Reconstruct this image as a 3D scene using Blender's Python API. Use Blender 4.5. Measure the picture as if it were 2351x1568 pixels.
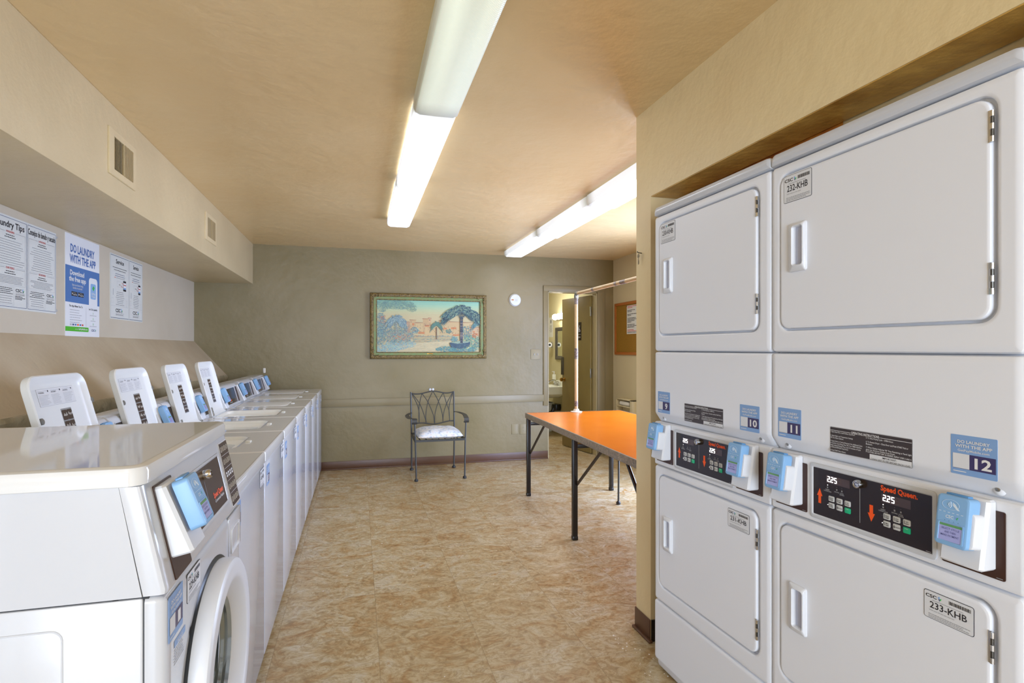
import bpy, bmesh, math, random
from mathutils import Vector, Matrix
R = math.radians
PI = math.pi
random.seed(7)
S = bpy.context.scene
for o in list(bpy.data.objects):
    bpy.data.objects.remove(o, do_unlink=True)
COL = S.collection

# ------------------------------------------------------------------ camera
cam = bpy.data.cameras.new('camera')
camo = bpy.data.objects.new('camera', cam)
COL.objects.link(camo)
cam.sensor_width = 36.0
cam.lens = 1284.0 / 2351.0 * 36.0
cam.shift_y = 16.0 / 2351.0
cam.clip_start = 0.02
camo.location = (0, 0, 1.37)
camo.rotation_euler = (R(90), 0, -math.atan(353.5 / 1284))
S.camera = camo
S.view_settings.view_transform = 'Standard'
S.view_settings.look = 'None'
S.view_settings.gamma = 1.0
S.view_settings.use_curve_mapping = False
S.view_settings.exposure = 0.57

# ------------------------------------------------------------------ world and daylight
W = bpy.data.worlds.new('world')
S.world = W
W.use_nodes = True
wb = W.node_tree.nodes['Background']
wb.inputs[0].default_value = (0.72, 0.82, 1.0, 1)
wb.inputs[1].default_value = 1.0


def area(name, loc, rot, sx, sy, power, color):
    l = bpy.data.lights.new(name, 'AREA')
    l.shape = 'RECTANGLE'
    l.size = sx
    l.size_y = sy
    l.energy = power
    l.color = color
    o = bpy.data.objects.new(name, l)
    COL.objects.link(o)
    o.location = loc
    o.rotation_euler = rot
    return o


# daylight through the glazed door behind the camera and the window of the alcove
area('door_daylight', (-0.55, -3.90, 1.15), (R(90), 0, 0), 2.0, 2.1, 175, (0.69, 0.82, 1.0))
area('window_daylight', (3.12, 4.25, 1.10), (R(90), 0, R(90)), 1.3, 1.9, 115, (0.52, 0.66, 1.0))


# ------------------------------------------------------------------ materials
def lin(h):
    h = h.lstrip('#')
    c = [int(h[i:i + 2], 16) / 255 for i in (0, 2, 4)]
    return tuple((x / 12.92 if x <= 0.04045 else ((x + 0.055) / 1.055) ** 2.4) for x in c) + (1,)


MATS = {}


def mat(name, col, rough=0.5, metal=0.0, emit=None, es=0.0, coat=0.0, spec=0.5, bump=None, var=None):
    """bump=(scale, strength, distance); var=(scale, colour2, amount)"""
    m = bpy.data.materials.new(name)
    m.use_nodes = True
    nt = m.node_tree
    b = nt.nodes['Principled BSDF']
    c = lin(col)
    b.inputs['Base Color'].default_value = c
    b.inputs['Roughness'].default_value = rough
    b.inputs['Metallic'].default_value = metal
    b.inputs['Specular IOR Level'].default_value = spec
    if coat:
        b.inputs['Coat Weight'].default_value = coat
        b.inputs['Coat Roughness'].default_value = 0.06
    if emit:
        b.inputs['Emission Color'].default_value = lin(emit)
        b.inputs['Emission Strength'].default_value = es
    tc = nt.nodes.new('ShaderNodeTexCoord')
    if var:
        n = nt.nodes.new('ShaderNodeTexNoise')
        n.inputs['Scale'].default_value = var[0]
        n.inputs['Detail'].default_value = 6
        nt.links.new(tc.outputs['Object'], n.inputs['Vector'])
        r = nt.nodes.new('ShaderNodeValToRGB')
        r.color_ramp.elements[0].position = 0.35
        r.color_ramp.elements[0].color = c
        r.color_ramp.elements[1].position = 0.7
        c2 = lin(var[1])
        r.color_ramp.elements[1].color = tuple(a + (d - a) * var[2] for a, d in zip(c, c2))
        nt.links.new(n.outputs['Fac'], r.inputs['Fac'])
        nt.links.new(r.outputs['Color'], b.inputs['Base Color'])
    if bump:
        n = nt.nodes.new('ShaderNodeTexNoise')
        n.inputs['Scale'].default_value = bump[0]
        n.inputs['Detail'].default_value = 5
        nt.links.new(tc.outputs['Object'], n.inputs['Vector'])
        bp = nt.nodes.new('ShaderNodeBump')
        bp.inputs['Strength'].default_value = bump[1]
        bp.inputs['Distance'].default_value = bump[2]
        nt.links.new(n.outputs['Fac'], bp.inputs['Height'])
        nt.links.new(bp.outputs['Normal'], b.inputs['Normal'])
    MATS[name] = m
    return m


mat('ceiling_paint', '#E0C594', 0.30, bump=(9, 0.45, 0.014), var=(1.2, '#DABC88', 1))
mat('soffit_paint', '#DAC8A0', 0.42, bump=(14, 0.4, 0.010), var=(2, '#D0BE97', 1))
mat('header_paint', '#E4D0A2', 0.42, bump=(14, 0.35, 0.01), var=(2, '#DEC798', 1))
mat('reveal_paint', '#D8AC58', 0.35, bump=(20, 0.5, 0.01), var=(6, '#A67830', 1))
mat('back_wall_paint', '#8A7D5C', 0.42, bump=(11, 0.4, 0.010), var=(1.6, '#7D704A', 1))
mat('left_wall_paint', '#D0C6B4', 0.5, bump=(14, 0.25, 0.006), var=(1.6, '#C7BCA8', 1))
mat('ledge_paint', '#C2B297', 0.5, bump=(22, 0.4, 0.008), var=(4, '#B7A488', 1))
mat('ledge_face', '#A89C80', 0.4, bump=(10, 0.9, 0.02), var=(5, '#8F8468', 1))
mat('alcove_wall_paint', '#CDBF99', 0.5, bump=(14, 0.3, 0.006))
mat('trim_paint', '#887B5A', 0.4, bump=(20, 0.2, 0.004))
mat('jamb_paint', '#B0A27C', 0.4)
mat('door_paint', '#8B7A48', 0.35, bump=(8, 0.15, 0.004), var=(2, '#7E6D3D', 1))
mat('bath_wall_paint', '#CBC39C', 0.45, bump=(14, 0.2, 0.004))
mat('vinyl_base', '#5C4029', 0.35, bump=(9, 0.3, 0.004), var=(1.5, '#56281A', 0.6))
mat('vinyl_base_dark', '#241C18', 0.4)
mat('enamel', '#C8CBD2', 0.16, coat=0.35)
mat('enamel_top', '#DADBDC', 0.05, coat=0.2, spec=0.5)
mat('enamel_satin', '#E6E9F0', 0.36, bump=(260, 0.06, 0.0006))
mat('plastic_white', '#DDE0E6', 0.35)
mat('plastic_lid', '#E4E6E6', 0.3)
mat('plastic_bowl', '#E8E9E4', 0.3)
mat('cup_plastic', '#BCC1D6', 0.25)
mat('seam_dark', '#2E3034', 0.7)
mat('reader_blue', '#84B2DF', 0.38)
mat('reader_blue_dark', '#5B93C8', 0.38)
mat('reader_line', '#D5E4F3', 0.5)
mat('screen_lcd', '#8F94C4', 0.12, emit='#A7A6D8', es=0.12)
mat('screen_green', '#5F9A62', 0.2)
mat('screen_text', '#54588E', 0.3)
mat('panel_brown', '#261A17', 0.18, spec=0.35)
mat('plate_brown', '#3A2118', 0.28)
mat('bezel', '#C9CDD4', 0.25)
mat('orange_ink', '#FA5800', 0.5)
mat('white_ink', '#E4E4E4', 0.6)
mat('grey_ink', '#8F8F93', 0.7)
mat('light_grey_ink', '#B4B6BA', 0.7)
mat('black_ink', '#1D1B24', 0.6)
mat('red_ink', '#CF3A2E', 0.6)
mat('blue_ink', '#4C6FAE', 0.6)
mat('navy_ink', '#3C4A78', 0.6)
mat('green_ink', '#4FB52A', 0.6)
mat('mark_green', '#3FB55A', 0.5)
mat('mark_blue', '#7DA9E0', 0.5)
mat('mark_purple', '#3A2A80', 0.5)
mat('button_grey', '#C9CBCB', 0.4)
mat('button_green', '#16B37E', 0.4)
mat('led_on', '#FFFFFF', 0.4, emit='#FFFFFF', es=3.0)
mat('led_off', '#55474A', 0.4)
mat('display_window', '#4C3A38', 0.2)
mat('display_ghost', '#5A4844', 0.4)
mat('chrome', '#C9C9C9', 0.12, metal=1)
mat('steel', '#A8A8A6', 0.3, metal=1)
mat('steel_dark', '#5C5A56', 0.35, metal=1)
mat('sticker_white', '#DADCE0', 0.4)
mat('sticker_blue', '#7FA3D3', 0.35)
mat('sticker_navy', '#39305F', 0.35)
mat('sticker_brown', '#33261E', 0.28)
mat('rubber_grey', '#6B675C', 0.6)
mat('rubber_black', '#15181A', 0.3)
mat('glass_dark', '#20242C', 0.04, coat=0.5)
mat('glass_edge', '#A9B4BA', 0.06, metal=0.5)
mat('icon_grey', '#8F9090', 0.4)
mat('paper', '#D9DBD7', 0.6)
mat('paper_white', '#E6E8EC', 0.5)
mat('poster_blue', '#4F78B4', 0.5)
mat('poster_blue_light', '#8FB4DE', 0.5)
mat('laminate', '#E27A14', 0.25, spec=0.4, var=(3, '#DC720C', 1))
mat('table_steel', '#17110F', 0.3)
mat('rail_cream', '#C2AC84', 0.4, var=(3, '#B89A70', 1))
mat('rail_white', '#D9D2C6', 0.4)
mat('chair_steel', '#444544', 0.42, metal=0.3)
mat('chair_foot', '#2A2C2E', 0.4)
mat('frame_gold', '#8A7440', 0.38, bump=(160, 0.8, 0.004), var=(60, '#4A3A1C', 1))
mat('frame_green', '#6F8C5C', 0.4, bump=(60, 0.4, 0.003), var=(30, '#7F7A48', 1))
mat('brass', '#B08A42', 0.25, metal=0.9)
mat('cork', '#9A7016', 0.8, bump=(220, 0.5, 0.002), var=(120, '#86600C', 1))
mat('cork_frame', '#A85E1A', 0.45)
mat('outlet_plate', '#928667', 0.45)
mat('outlet_dark', '#5A5142', 0.5)
mat('smoke_white', '#CFD1D2', 0.4)
mat('wood_orange', '#9A4E14', 0.5, bump=(30, 0.5, 0.006), var=(12, '#C07A20', 1))
mat('light_metal', '#E6E4DC', 0.4)
mat('porcelain', '#E6E8DC', 0.12)
mat('mirror', '#D8DCC8', 0.03, metal=1)
mat('mirror_frame', '#4A4640', 0.4)
mat('bulb', '#FFFFFF', 0.3, emit='#FFF6E2', es=14)
mat('towel', '#D8D4C8', 0.8)
mat('key_metal', '#8C8068', 0.4, metal=0.8)
mat('debris', '#E6E2DA', 0.7)
mat('dark_void', '#0B0908', 0.9)


def NT(name, rough=0.5):
    m = bpy.data.materials.new(name)
    m.use_nodes = True
    MATS[name] = m
    nt = m.node_tree
    b = nt.nodes['Principled BSDF']
    b.inputs['Roughness'].default_value = rough
    return m, nt, b, nt.nodes, nt.links


def ramp(nt, stops):
    r = nt.nodes.new('ShaderNodeValToRGB')
    e = r.color_ramp.elements
    while len(e) < len(stops):
        e.new(0.5)
    for i, (p, c) in enumerate(stops):
        e[i].position = p
        e[i].color = lin(c)
    return r


def math_node(nt, op, a, b=None):
    n = nt.nodes.new('ShaderNodeMath')
    n.operation = op
    for i, v in enumerate((a, b)):
        if v is None:
            continue
        if isinstance(v, (int, float)):
            n.inputs[i].default_value = v
        else:
            nt.links.new(v, n.inputs[i])
    return n.outputs[0]


# floor: marbled vinyl tiles
m, nt, b, N, L = NT('floor_vinyl', 0.3)
tc = N.new('ShaderNodeTexCoord')
sep = N.new('ShaderNodeSeparateXYZ')
L.new(tc.outputs['Object'], sep.inputs[0])
T = 0.457
fx = math_node(nt, 'DIVIDE', math_node(nt, 'SUBTRACT', sep.outputs[0], 0.09), T)
fy = math_node(nt, 'DIVIDE', math_node(nt, 'SUBTRACT', sep.outputs[1], 0.012), T)
comb = N.new('ShaderNodeCombineXYZ')
L.new(math_node(nt, 'FLOOR', fx), comb.inputs[0])
L.new(math_node(nt, 'FLOOR', fy), comb.inputs[1])
wn = N.new('ShaderNodeTexWhiteNoise')
wn.noise_dimensions = '3D'
L.new(comb.outputs[0], wn.inputs['Vector'])
vm = N.new('ShaderNodeVectorMath')
vm.operation = 'MULTIPLY_ADD'
L.new(wn.outputs['Color'], vm.inputs[0])
vm.inputs[1].default_value = (5, 5, 5)
L.new(tc.outputs['Object'], vm.inputs[2])
mp = N.new('ShaderNodeMapping')
mp.inputs['Rotation'].default_value = (0, 0, 0.5)
mp.inputs['Scale'].default_value = (0.9, 1.15, 1)
L.new(vm.outputs[0], mp.inputs[0])
n1 = N.new('ShaderNodeTexNoise')
n1.inputs['Scale'].default_value = 3.6
n1.inputs['Detail'].default_value = 9
n1.inputs['Roughness'].default_value = 0.74
n1.inputs['Distortion'].default_value = 1.6
L.new(mp.outputs[0], n1.inputs['Vector'])
r1 = ramp(nt, [(0.28, '#9C8058'), (0.38, '#B29264'), (0.46, '#BAA57E'), (0.54, '#C4B594'), (0.61, '#C7BDA6'), (0.68, '#B9935A'), (0.78, '#AE8448')])
L.new(n1.outputs['Fac'], r1.inputs[0])
n2 = N.new('ShaderNodeTexNoise')
n2.inputs['Scale'].default_value = 14
n2.inputs['Detail'].default_value = 12
n2.inputs['Roughness'].default_value = 0.8
n2.inputs['Distortion'].default_value = 2.2
L.new(mp.outputs[0], n2.inputs['Vector'])
r2 = ramp(nt, [(0.34, '#A88A64'), (0.47, '#DCCDB4'), (0.56, '#FFFFFF'), (0.66, '#F4E8D4'), (0.74, '#D8B98C')])
L.new(n2.outputs['Fac'], r2.inputs[0])
mx = N.new('ShaderNodeMixRGB')
mx.blend_type = 'MULTIPLY'
mx.inputs[0].default_value = 0.75
L.new(r1.outputs[0], mx.inputs[1])
L.new(r2.outputs[0], mx.inputs[2])
frx = math_node(nt, 'ABSOLUTE', math_node(nt, 'SUBTRACT', math_node(nt, 'FRACT', fx), 0.5))
fry = math_node(nt, 'ABSOLUTE', math_node(nt, 'SUBTRACT', math_node(nt, 'FRACT', fy), 0.5))
seam = math_node(nt, 'GREATER_THAN', math_node(nt, 'MAXIMUM', frx, fry), 0.4965)
mx2 = N.new('ShaderNodeMixRGB')
L.new(math_node(nt, 'MULTIPLY', seam, 0.35), mx2.inputs[0])
L.new(mx.outputs[0], mx2.inputs[1])
mx2.inputs[2].default_value = lin('#6E5636')
L.new(mx2.outputs[0], b.inputs['Base Color'])
rr = N.new('ShaderNodeMapRange')
rr.inputs[3].default_value = 0.22
rr.inputs[4].default_value = 0.42
L.new(n2.outputs['Fac'], rr.inputs[0])
L.new(rr.outputs[0], b.inputs['Roughness'])
bp = N.new('ShaderNodeBump')
bp.inputs['Strength'].default_value = 0.12
bp.inputs['Distance'].default_value = 0.003
L.new(n2.outputs['Fac'], bp.inputs['Height'])
L.new(bp.outputs[0], b.inputs['Normal'])

# table edge tape: grey brown marbled pattern
m, nt, b, N, L = NT('edge_tape', 0.4)
tc = N.new('ShaderNodeTexCoord')
v = N.new('ShaderNodeTexVoronoi')
v.inputs['Scale'].default_value = 42
L.new(tc.outputs['Object'], v.inputs['Vector'])
n = N.new('ShaderNodeTexNoise')
n.inputs['Scale'].default_value = 55
n.inputs['Distortion'].default_value = 2.5
L.new(tc.outputs['Object'], n.inputs['Vector'])
r1 = ramp(nt, [(0.3, '#6F6558'), (0.5, '#978C7C'), (0.62, '#A4876E'), (0.75, '#B9B2A4')])
L.new(n.outputs['Fac'], r1.inputs[0])
mx = N.new('ShaderNodeMixRGB')
mx.blend_type = 'MULTIPLY'
mx.inputs[0].default_value = 0.35
L.new(r1.outputs[0], mx.inputs[1])
L.new(v.outputs['Distance'], mx.inputs[2])
L.new(mx.outputs[0], b.inputs['Base Color'])

# patterned tape bands on the rail
m, nt, b, N, L = NT('rail_tape', 0.4)
tc = N.new('ShaderNodeTexCoord')
n = N.new('ShaderNodeTexNoise')
n.inputs['Scale'].default_value = 70
n.inputs['Distortion'].default_value = 3
L.new(tc.outputs['Object'], n.inputs['Vector'])
r1 = ramp(nt, [(0.38, '#3E3430'), (0.52, '#7A6A62'), (0.66, '#B0A8A0')])
L.new(n.outputs['Fac'], r1.inputs[0])
L.new(r1.outputs[0], b.inputs['Base Color'])

# cushion cloth
m, nt, b, N, L = NT('cushion_cloth', 0.85)
tc = N.new('ShaderNodeTexCoord')
n = N.new('ShaderNodeTexNoise')
n.inputs['Scale'].default_value = 26
n.inputs['Detail'].default_value = 5
L.new(tc.outputs['Object'], n.inputs['Vector'])
r1 = ramp(nt, [(0.3, '#8F95A8'), (0.42, '#C9D0DA'), (0.55, '#E2E4E6'), (0.66, '#DCCFC6'), (0.75, '#A9B6C6')])
L.new(n.outputs['Fac'], r1.inputs[0])
L.new(r1.outputs[0], b.inputs['Base Color'])

# painting: pigment per stroke
m, nt, b, N, L = NT('canvas_pigment', 0.45)
a = N.new('ShaderNodeVertexColor')
a.layer_name = 'pigment'
L.new(a.outputs[0], b.inputs['Base Color'])


# lamp diffusers: prismatic acrylic with two tubes glowing behind it (x across, y along)
def diffuser(name, strength, tint, hollow):
    m, nt, b, N, L = NT(name, 0.35)
    tc = N.new('ShaderNodeTexCoord')
    sp = N.new('ShaderNodeSeparateXYZ')
    L.new(tc.outputs['Object'], sp.inputs[0])
    ax = math_node(nt, 'ABSOLUTE', sp.outputs[0])
    d = math_node(nt, 'ABSOLUTE', math_node(nt, 'SUBTRACT', ax, 0.048))
    g = N.new('ShaderNodeMapRange')
    g.inputs[1].default_value = 0.0
    g.inputs[2].default_value = 0.055
    g.inputs[3].default_value = 1.0
    g.inputs[4].default_value = hollow
    L.new(d, g.inputs[0])
    ay = math_node(nt, 'ABSOLUTE', sp.outputs[1])
    e = N.new('ShaderNodeMapRange')
    e.inputs[1].default_value = 0.47
    e.inputs[2].default_value = 0.61
    e.inputs[3].default_value = 1.0
    e.inputs[4].default_value = 0.05
    L.new(ay, e.inputs[0])
    side = N.new('ShaderNodeMapRange')
    side.inputs[1].default_value = 0.088
    side.inputs[2].default_value = 0.1
    side.inputs[3].default_value = 1.0
    side.inputs[4].default_value = 0.12
    L.new(ax, side.inputs[0])
    st = math_node(nt, 'MULTIPLY', math_node(nt, 'MULTIPLY', math_node(nt, 'MULTIPLY', g.outputs[0], side.outputs[0]), e.outputs[0]), strength)
    b.inputs['Base Color'].default_value = lin('#E4E8DC')
    b.inputs['Emission Color'].default_value = lin(tint)
    v = N.new('ShaderNodeTexVoronoi')
    v.inputs['Scale'].default_value = 150
    v.inputs['Randomness'].default_value = 0.0
    mpp = N.new('ShaderNodeMapping')
    mpp.inputs['Rotation'].default_value = (0, 0, PI / 4)
    L.new(tc.outputs['Object'], mpp.inputs[0])
    L.new(mpp.outputs[0], v.inputs['Vector'])
    g2 = N.new('ShaderNodeMapRange')
    g2.inputs[1].default_value = 0.1
    g2.inputs[2].default_value = 0.6
    g2.inputs[3].default_value = 1.0
    g2.inputs[4].default_value = 0.8
    L.new(v.outputs['Distance'], g2.inputs[0])
    st = math_node(nt, 'MULTIPLY', st, g2.outputs[0])
    L.new(st, b.inputs['Emission Strength'])
    bpn = N.new('ShaderNodeBump')
    bpn.inputs['Strength'].default_value = 0.4
    bpn.inputs['Distance'].default_value = 0.002
    L.new(v.outputs['Distance'], bpn.inputs['Height'])
    L.new(bpn.outputs[0], b.inputs['Normal'])


diffuser('diffuser_bright', 6.0, '#E8F0FF', 0.8)
diffuser('diffuser_dim', 0.34, '#F2FFE6', 0.72)


# ------------------------------------------------------------------ mesh helpers
TEXTCACHE = {}


def text_mesh(s, bold):
    k = (s, bold)
    if k not in TEXTCACHE:
        cu = bpy.data.curves.new('t', 'FONT')
        cu.body = s
        cu.size = 1.0
        cu.resolution_u = 2
        cu.offset = 0.014 * bold
        ob = bpy.data.objects.new('t', cu)
        COL.objects.link(ob)
        bpy.context.view_layer.update()
        dg = bpy.context.evaluated_depsgraph_get()
        me = bpy.data.meshes.new_from_object(ob.evaluated_get(dg))
        V = [tuple(v.co) for v in me.vertices]
        F = [tuple(p.vertices) for p in me.polygons]
        xs = [v[0] for v in V] or [0]
        TEXTCACHE[k] = (V, F, min(xs), max(xs))
        bpy.data.meshes.remove(me)
        bpy.data.objects.remove(ob)
        bpy.data.curves.remove(cu)
    return TEXTCACHE[k]


def rr(x0, x1, z0, z1, r, n=5):
    """rounded rectangle outline, counter-clockwise; r is a number or (bl, br, tr, tl)"""
    if not isinstance(r, (tuple, list)):
        r = (r,) * 4
    P = []
    for (cx, cz, a, q) in ((x0, z0, PI, r[0]), (x1, z0, 1.5 * PI, r[1]), (x1, z1, 0, r[2]), (x0, z1, 0.5 * PI, r[3])):
        q = max(q, 1e-5)
        ccx = cx + (q if cx == x0 else -q)
        ccz = cz + (q if cz == z0 else -q)
        for i in range(n + 1):
            t = a + 0.5 * PI * i / n
            P.append((ccx + q * math.cos(t), ccz + q * math.sin(t)))
    return P


class MB:
    def __init__(s):
        s.V, s.F, s.I, s.mats, s.C = [], [], [], [], None
        s.M = Matrix.Identity(4)

    def mi(s, m):
        if m not in s.mats:
            s.mats.append(m)
        return s.mats.index(m)

    def add(s, V, F, m):
        o = len(s.V)
        s.V += [tuple(s.M @ Vector(v)) for v in V]
        s.F += [tuple(i + o for i in f) for f in F]
        s.I += [s.mi(m)] * len(F)

    def box(s, x0, x1, y0, y1, z0, z1, m, bev=0, seg=2):
        if bev <= 0:
            V = [(x, y, z) for z in (z0, z1) for y in (y0, y1) for x in (x0, x1)]
            s.add(V, [(0, 2, 3, 1), (4, 5, 7, 6), (0, 1, 5, 4), (2, 6, 7, 3), (0, 4, 6, 2), (1, 3, 7, 5)], m)
            return
        bm = bmesh.new()
        bmesh.ops.create_cube(bm, size=1)
        for v in bm.verts:
            v.co = Vector(((x0 + x1) / 2 + v.co.x * (x1 - x0), (y0 + y1) / 2 + v.co.y * (y1 - y0), (z0 + z1) / 2 + v.co.z * (z1 - z0)))
        bmesh.ops.bevel(bm, geom=bm.edges[:], offset=bev, segments=seg, affect='EDGES', profile=0.5)
        bm.verts.index_update()
        s.add([tuple(v.co) for v in bm.verts], [tuple(v.index for v in f.verts) for f in bm.faces], m)
        bm.free()

    def loft(s, loops, m, cap0=True, cap1=True, closed=True, ring=False):
        n = len(loops[0])
        V = [tuple(p) for l in loops for p in l]
        F = []
        k = len(loops)
        for i in range(k if ring else k - 1):
            j = (i + 1) % k
            for q in range(n if closed else n - 1):
                F.append((i * n + q, i * n + (q + 1) % n, j * n + (q + 1) % n, j * n + q))
        if not ring:
            if cap0:
                F.append(tuple(range(n - 1, -1, -1)))
            if cap1:
                F.append(tuple(range((k - 1) * n, k * n)))
        s.add(V, F, m)

    def plate(s, x0, x1, z0, z1, y0, y1, r, m, b=0.0, n=5):
        """rounded slab facing -Y: front at y0, back at y1, front edge rounded by b"""
        L = []
        lv = [(y1, 0)] + ([(y0 + b, 0), (y0 + b * 0.3, b * 0.3), (y0, b)] + ([(y0, b * 1.5)] if b > .002 else []) if b > 0 else [(y0, 0)])
        for (y, i) in lv:
            rq = [max(q - i, 1e-4) for q in r] if isinstance(r, (tuple, list)) else max(r - i, 1e-4)
            L.append([(p[0], y, p[1]) for p in rr(x0 + i, x1 - i, z0 + i, z1 - i, rq, n)])
        s.loft(L, m)

    def slab(s, x0, x1, y0, y1, z0, z1, r, m, b=0.0, n=5, bb=None):
        """rounded slab with horizontal faces, both edges rounded by b"""
        L = []
        b0 = b if bb is None else bb
        lv = [(z0, b0), (z0 + b0, 0), (z1 - b, 0), (z1 - b * 0.3, b * 0.3), (z1, b), (z1, b * 1.5)] if b > 0 else [(z0, 0), (z1, 0)]
        for (z, i) in lv:
            L.append([(p[0], p[1], z) for p in rr(x0 + i, x1 - i, y0 + i, y1 - i, max(r - i, 1e-4), n)])
        s.loft(L, m)

    def frame(s, o, i, lv, m, n=5):
        """ring from outer (x0,x1,z0,z1,r) to inner; lv = [(which, inset, y)...]"""
        L = []
        for (w, ins, y) in lv:
            a = o if w == 'o' else i
            sg = 1
            L.append([(p[0], y, p[1]) for p in rr(a[0] + ins, a[1] - ins, a[2] + ins, a[3] - ins, max(a[4] - ins, 1e-4), n)])
        s.loft(L, m, False, False)

    def cyl(s, p, q, r, m, n=12, r2=None, cap=True):
        p, q = Vector(p), Vector(q)
        s.tube([p, q], [r, r if r2 is None else r2], m, n, cap)

    def tube(s, pts, r, m, n=8, cap=True, closed=False):
        pts = [Vector(p) for p in pts]
        if not isinstance(r, (list, tuple)):
            r = [r] * len(pts)
        loops = []
        up = None
        for i, p in enumerate(pts):
            a = pts[i - 1] if i > 0 else (pts[-1] if closed else p)
            c = pts[i + 1] if i < len(pts) - 1 else (pts[0] if closed else p)
            d = (c - a).normalized()
            if up is None:
                up = d.orthogonal().normalized()
            up = (up - d * up.dot(d)).normalized()
            w = d.cross(up)
            loops.append([p + (up * math.cos(2 * PI * k / n) + w * math.sin(2 * PI * k / n)) * r[i] for k in range(n)])
        s.loft(loops, m, cap, cap, True, closed)

    def lathe(s, prof, c, m, n=24, axis='y', caps=(False, False)):
        """prof = [(r, h)]; axis y: h measured toward -y (outward)"""
        L = []
        for (r, h) in prof:
            l = []
            for k in range(n):
                t = 2 * PI * k / n
                if axis == 'y':
                    l.append((c[0] + r * math.cos(t), c[1] - h, c[2] + r * math.sin(t)))
                elif axis == 'z':
                    l.append((c[0] + r * math.cos(t), c[1] + r * math.sin(t), c[2] + h))
                else:
                    l.append((c[0] + h, c[1] + r * math.cos(t), c[2] + r * math.sin(t)))
            L.append(l)
        s.loft(L, m, caps[0], caps[1])

    def poly(s, pts, y0, y1, m):
        """polygon in the xz plane extruded from y0 (front) to y1"""
        s.loft([[(p[0], y1, p[1]) for p in pts], [(p[0], y0, p[1]) for p in pts]], m)

    def quad(s, x0, x1, z0, z1, y, m):
        s.add([(x0, y, z0), (x1, y, z0), (x1, y, z1), (x0, y, z1)], [(0, 1, 2, 3)], m)

    def text(s, t, x, z, y, h, m, align='l', bold=1, width=None, up=False):
        """h = size of the letters (em); width fits the line to that width"""
        V, F, a, b = text_mesh(t, bold)
        w = (b - a) or 1
        sx = h if width is None else width / w
        ox = x - a * sx
        if align == 'c':
            ox = x - (a + b) / 2 * sx
        elif align == 'r':
            ox = x - b * sx
        s.add([(ox + v[0] * sx, y, z + v[1] * h) for v in V], F, m)

    def lines(s, x0, x1, z1, z0, n, y, m, h=None, centre=False, seed=0, full=0.9):
        rg = random.Random(seed)
        st = (z1 - z0) / n
        h = h or st * 0.45
        for i in range(n):
            z = z1 - st * (i + 0.7)
            L = (x1 - x0) * rg.uniform(full - 0.25, full + 0.08)
            x = x0 + ((x1 - x0 - L) / 2 if centre else 0)
            e = x + L
            while x < e:
                w = min(h * rg.uniform(1.5, 5), e - x)
                s.quad(x, x + w, z, z + h, y, m)
                x += w + h * 0.7

    def build(s, name, parent=None, wn=True, ang=35, flat=False):
        me = bpy.data.meshes.new(name)
        me.from_pydata(s.V, [], s.F)
        for m in s.mats:
            me.materials.append(MATS[m])
        me.polygons.foreach_set('material_index', s.I)
        bm = bmesh.new()
        bm.from_mesh(me)
        bmesh.ops.recalc_face_normals(bm, faces=bm.faces[:])
        bm.to_mesh(me)
        bm.free()
        if not flat:
            me.shade_smooth()
            me.set_sharp_from_angle(angle=R(ang))
        o = bpy.data.objects.new(name, me)
        COL.objects.link(o)
        if parent:
            o.parent = parent
        return o


def thing(name, label, cat, loc=(0, 0, 0), rz=0.0, group=None):
    o = bpy.data.objects.new(name, None)
    o.empty_display_size = 0.05
    COL.objects.link(o)
    o.location = loc
    o.rotation_euler = (0, 0, rz)
    o['label'] = label
    o['category'] = cat
    if group:
        o['group'] = group
    return o


def tag(o, label, cat, group=None):
    o['label'] = label
    o['category'] = cat
    if group:
        o['group'] = group
    return o


def struct(name, mb, parent=None, **k):
    o = mb.build(name, parent, **k)
    if not parent:
        o['kind'] = 'structure'
    return o


def copy_tree(o, parent=None):
    c = o.copy()
    COL.objects.link(c)
    c.parent = parent
    for ch in [x for x in bpy.data.objects if x.parent == o]:
        copy_tree(ch, c)
    return c


# ------------------------------------------------------------------ the setting
BY = 6.6
LX = -1.673
RX = 3.17
HT = 2.505
FY = -4.0
b = MB(); b.box(LX - 0.1, RX + 0.1, FY - 0.1, 9.5, -0.1, 0, 'floor_vinyl'); struct('floor', b)
b = MB(); b.box(LX - 0.1, RX + 0.1, FY - 0.1, 9.5, HT, HT + 0.1, 'ceiling_paint'); struct('ceiling', b)
b = MB(); b.box(LX - 0.1, LX, FY, BY, 0, HT, 'left_wall_paint'); struct('wall_left', b)
DX0, DX1, DZ = 2.28, 2.945, 2.085
b = MB()
b.box(LX - 0.1, DX0, BY, BY + 0.12, 0, HT, 'back_wall_paint')
b.box(DX1, RX + 0.1, BY, BY + 0.12, 0, HT, 'back_wall_paint')
b.box(DX0, DX1, BY, BY + 0.12, DZ, HT, 'back_wall_paint')
struct('wall_back', b)
b = MB()
b.box(RX, RX + 0.1, 2.36, 3.6, 0, HT, 'alcove_wall_paint')
b.box(RX, RX + 0.1, 4.9, BY, 0, HT, 'alcove_wall_paint')
b.box(RX, RX + 0.1, 3.6, 4.9, 0, 0.1, 'alcove_wall_paint')
b.box(RX, RX + 0.1, 3.6, 4.9, 2.1, HT, 'alcove_wall_paint')
struct('wall_right', b)
b = MB()
b.box(LX - 0.1, -1.55, FY - 0.1, FY, 0, HT, 'header_paint')
b.box(0.45, RX, FY - 0.1, FY, 0, HT, 'header_paint')
b.box(-1.55, 0.45, FY - 0.1, FY, 2.2, HT, 'header_paint')
struct('wall_front', b)
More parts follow.
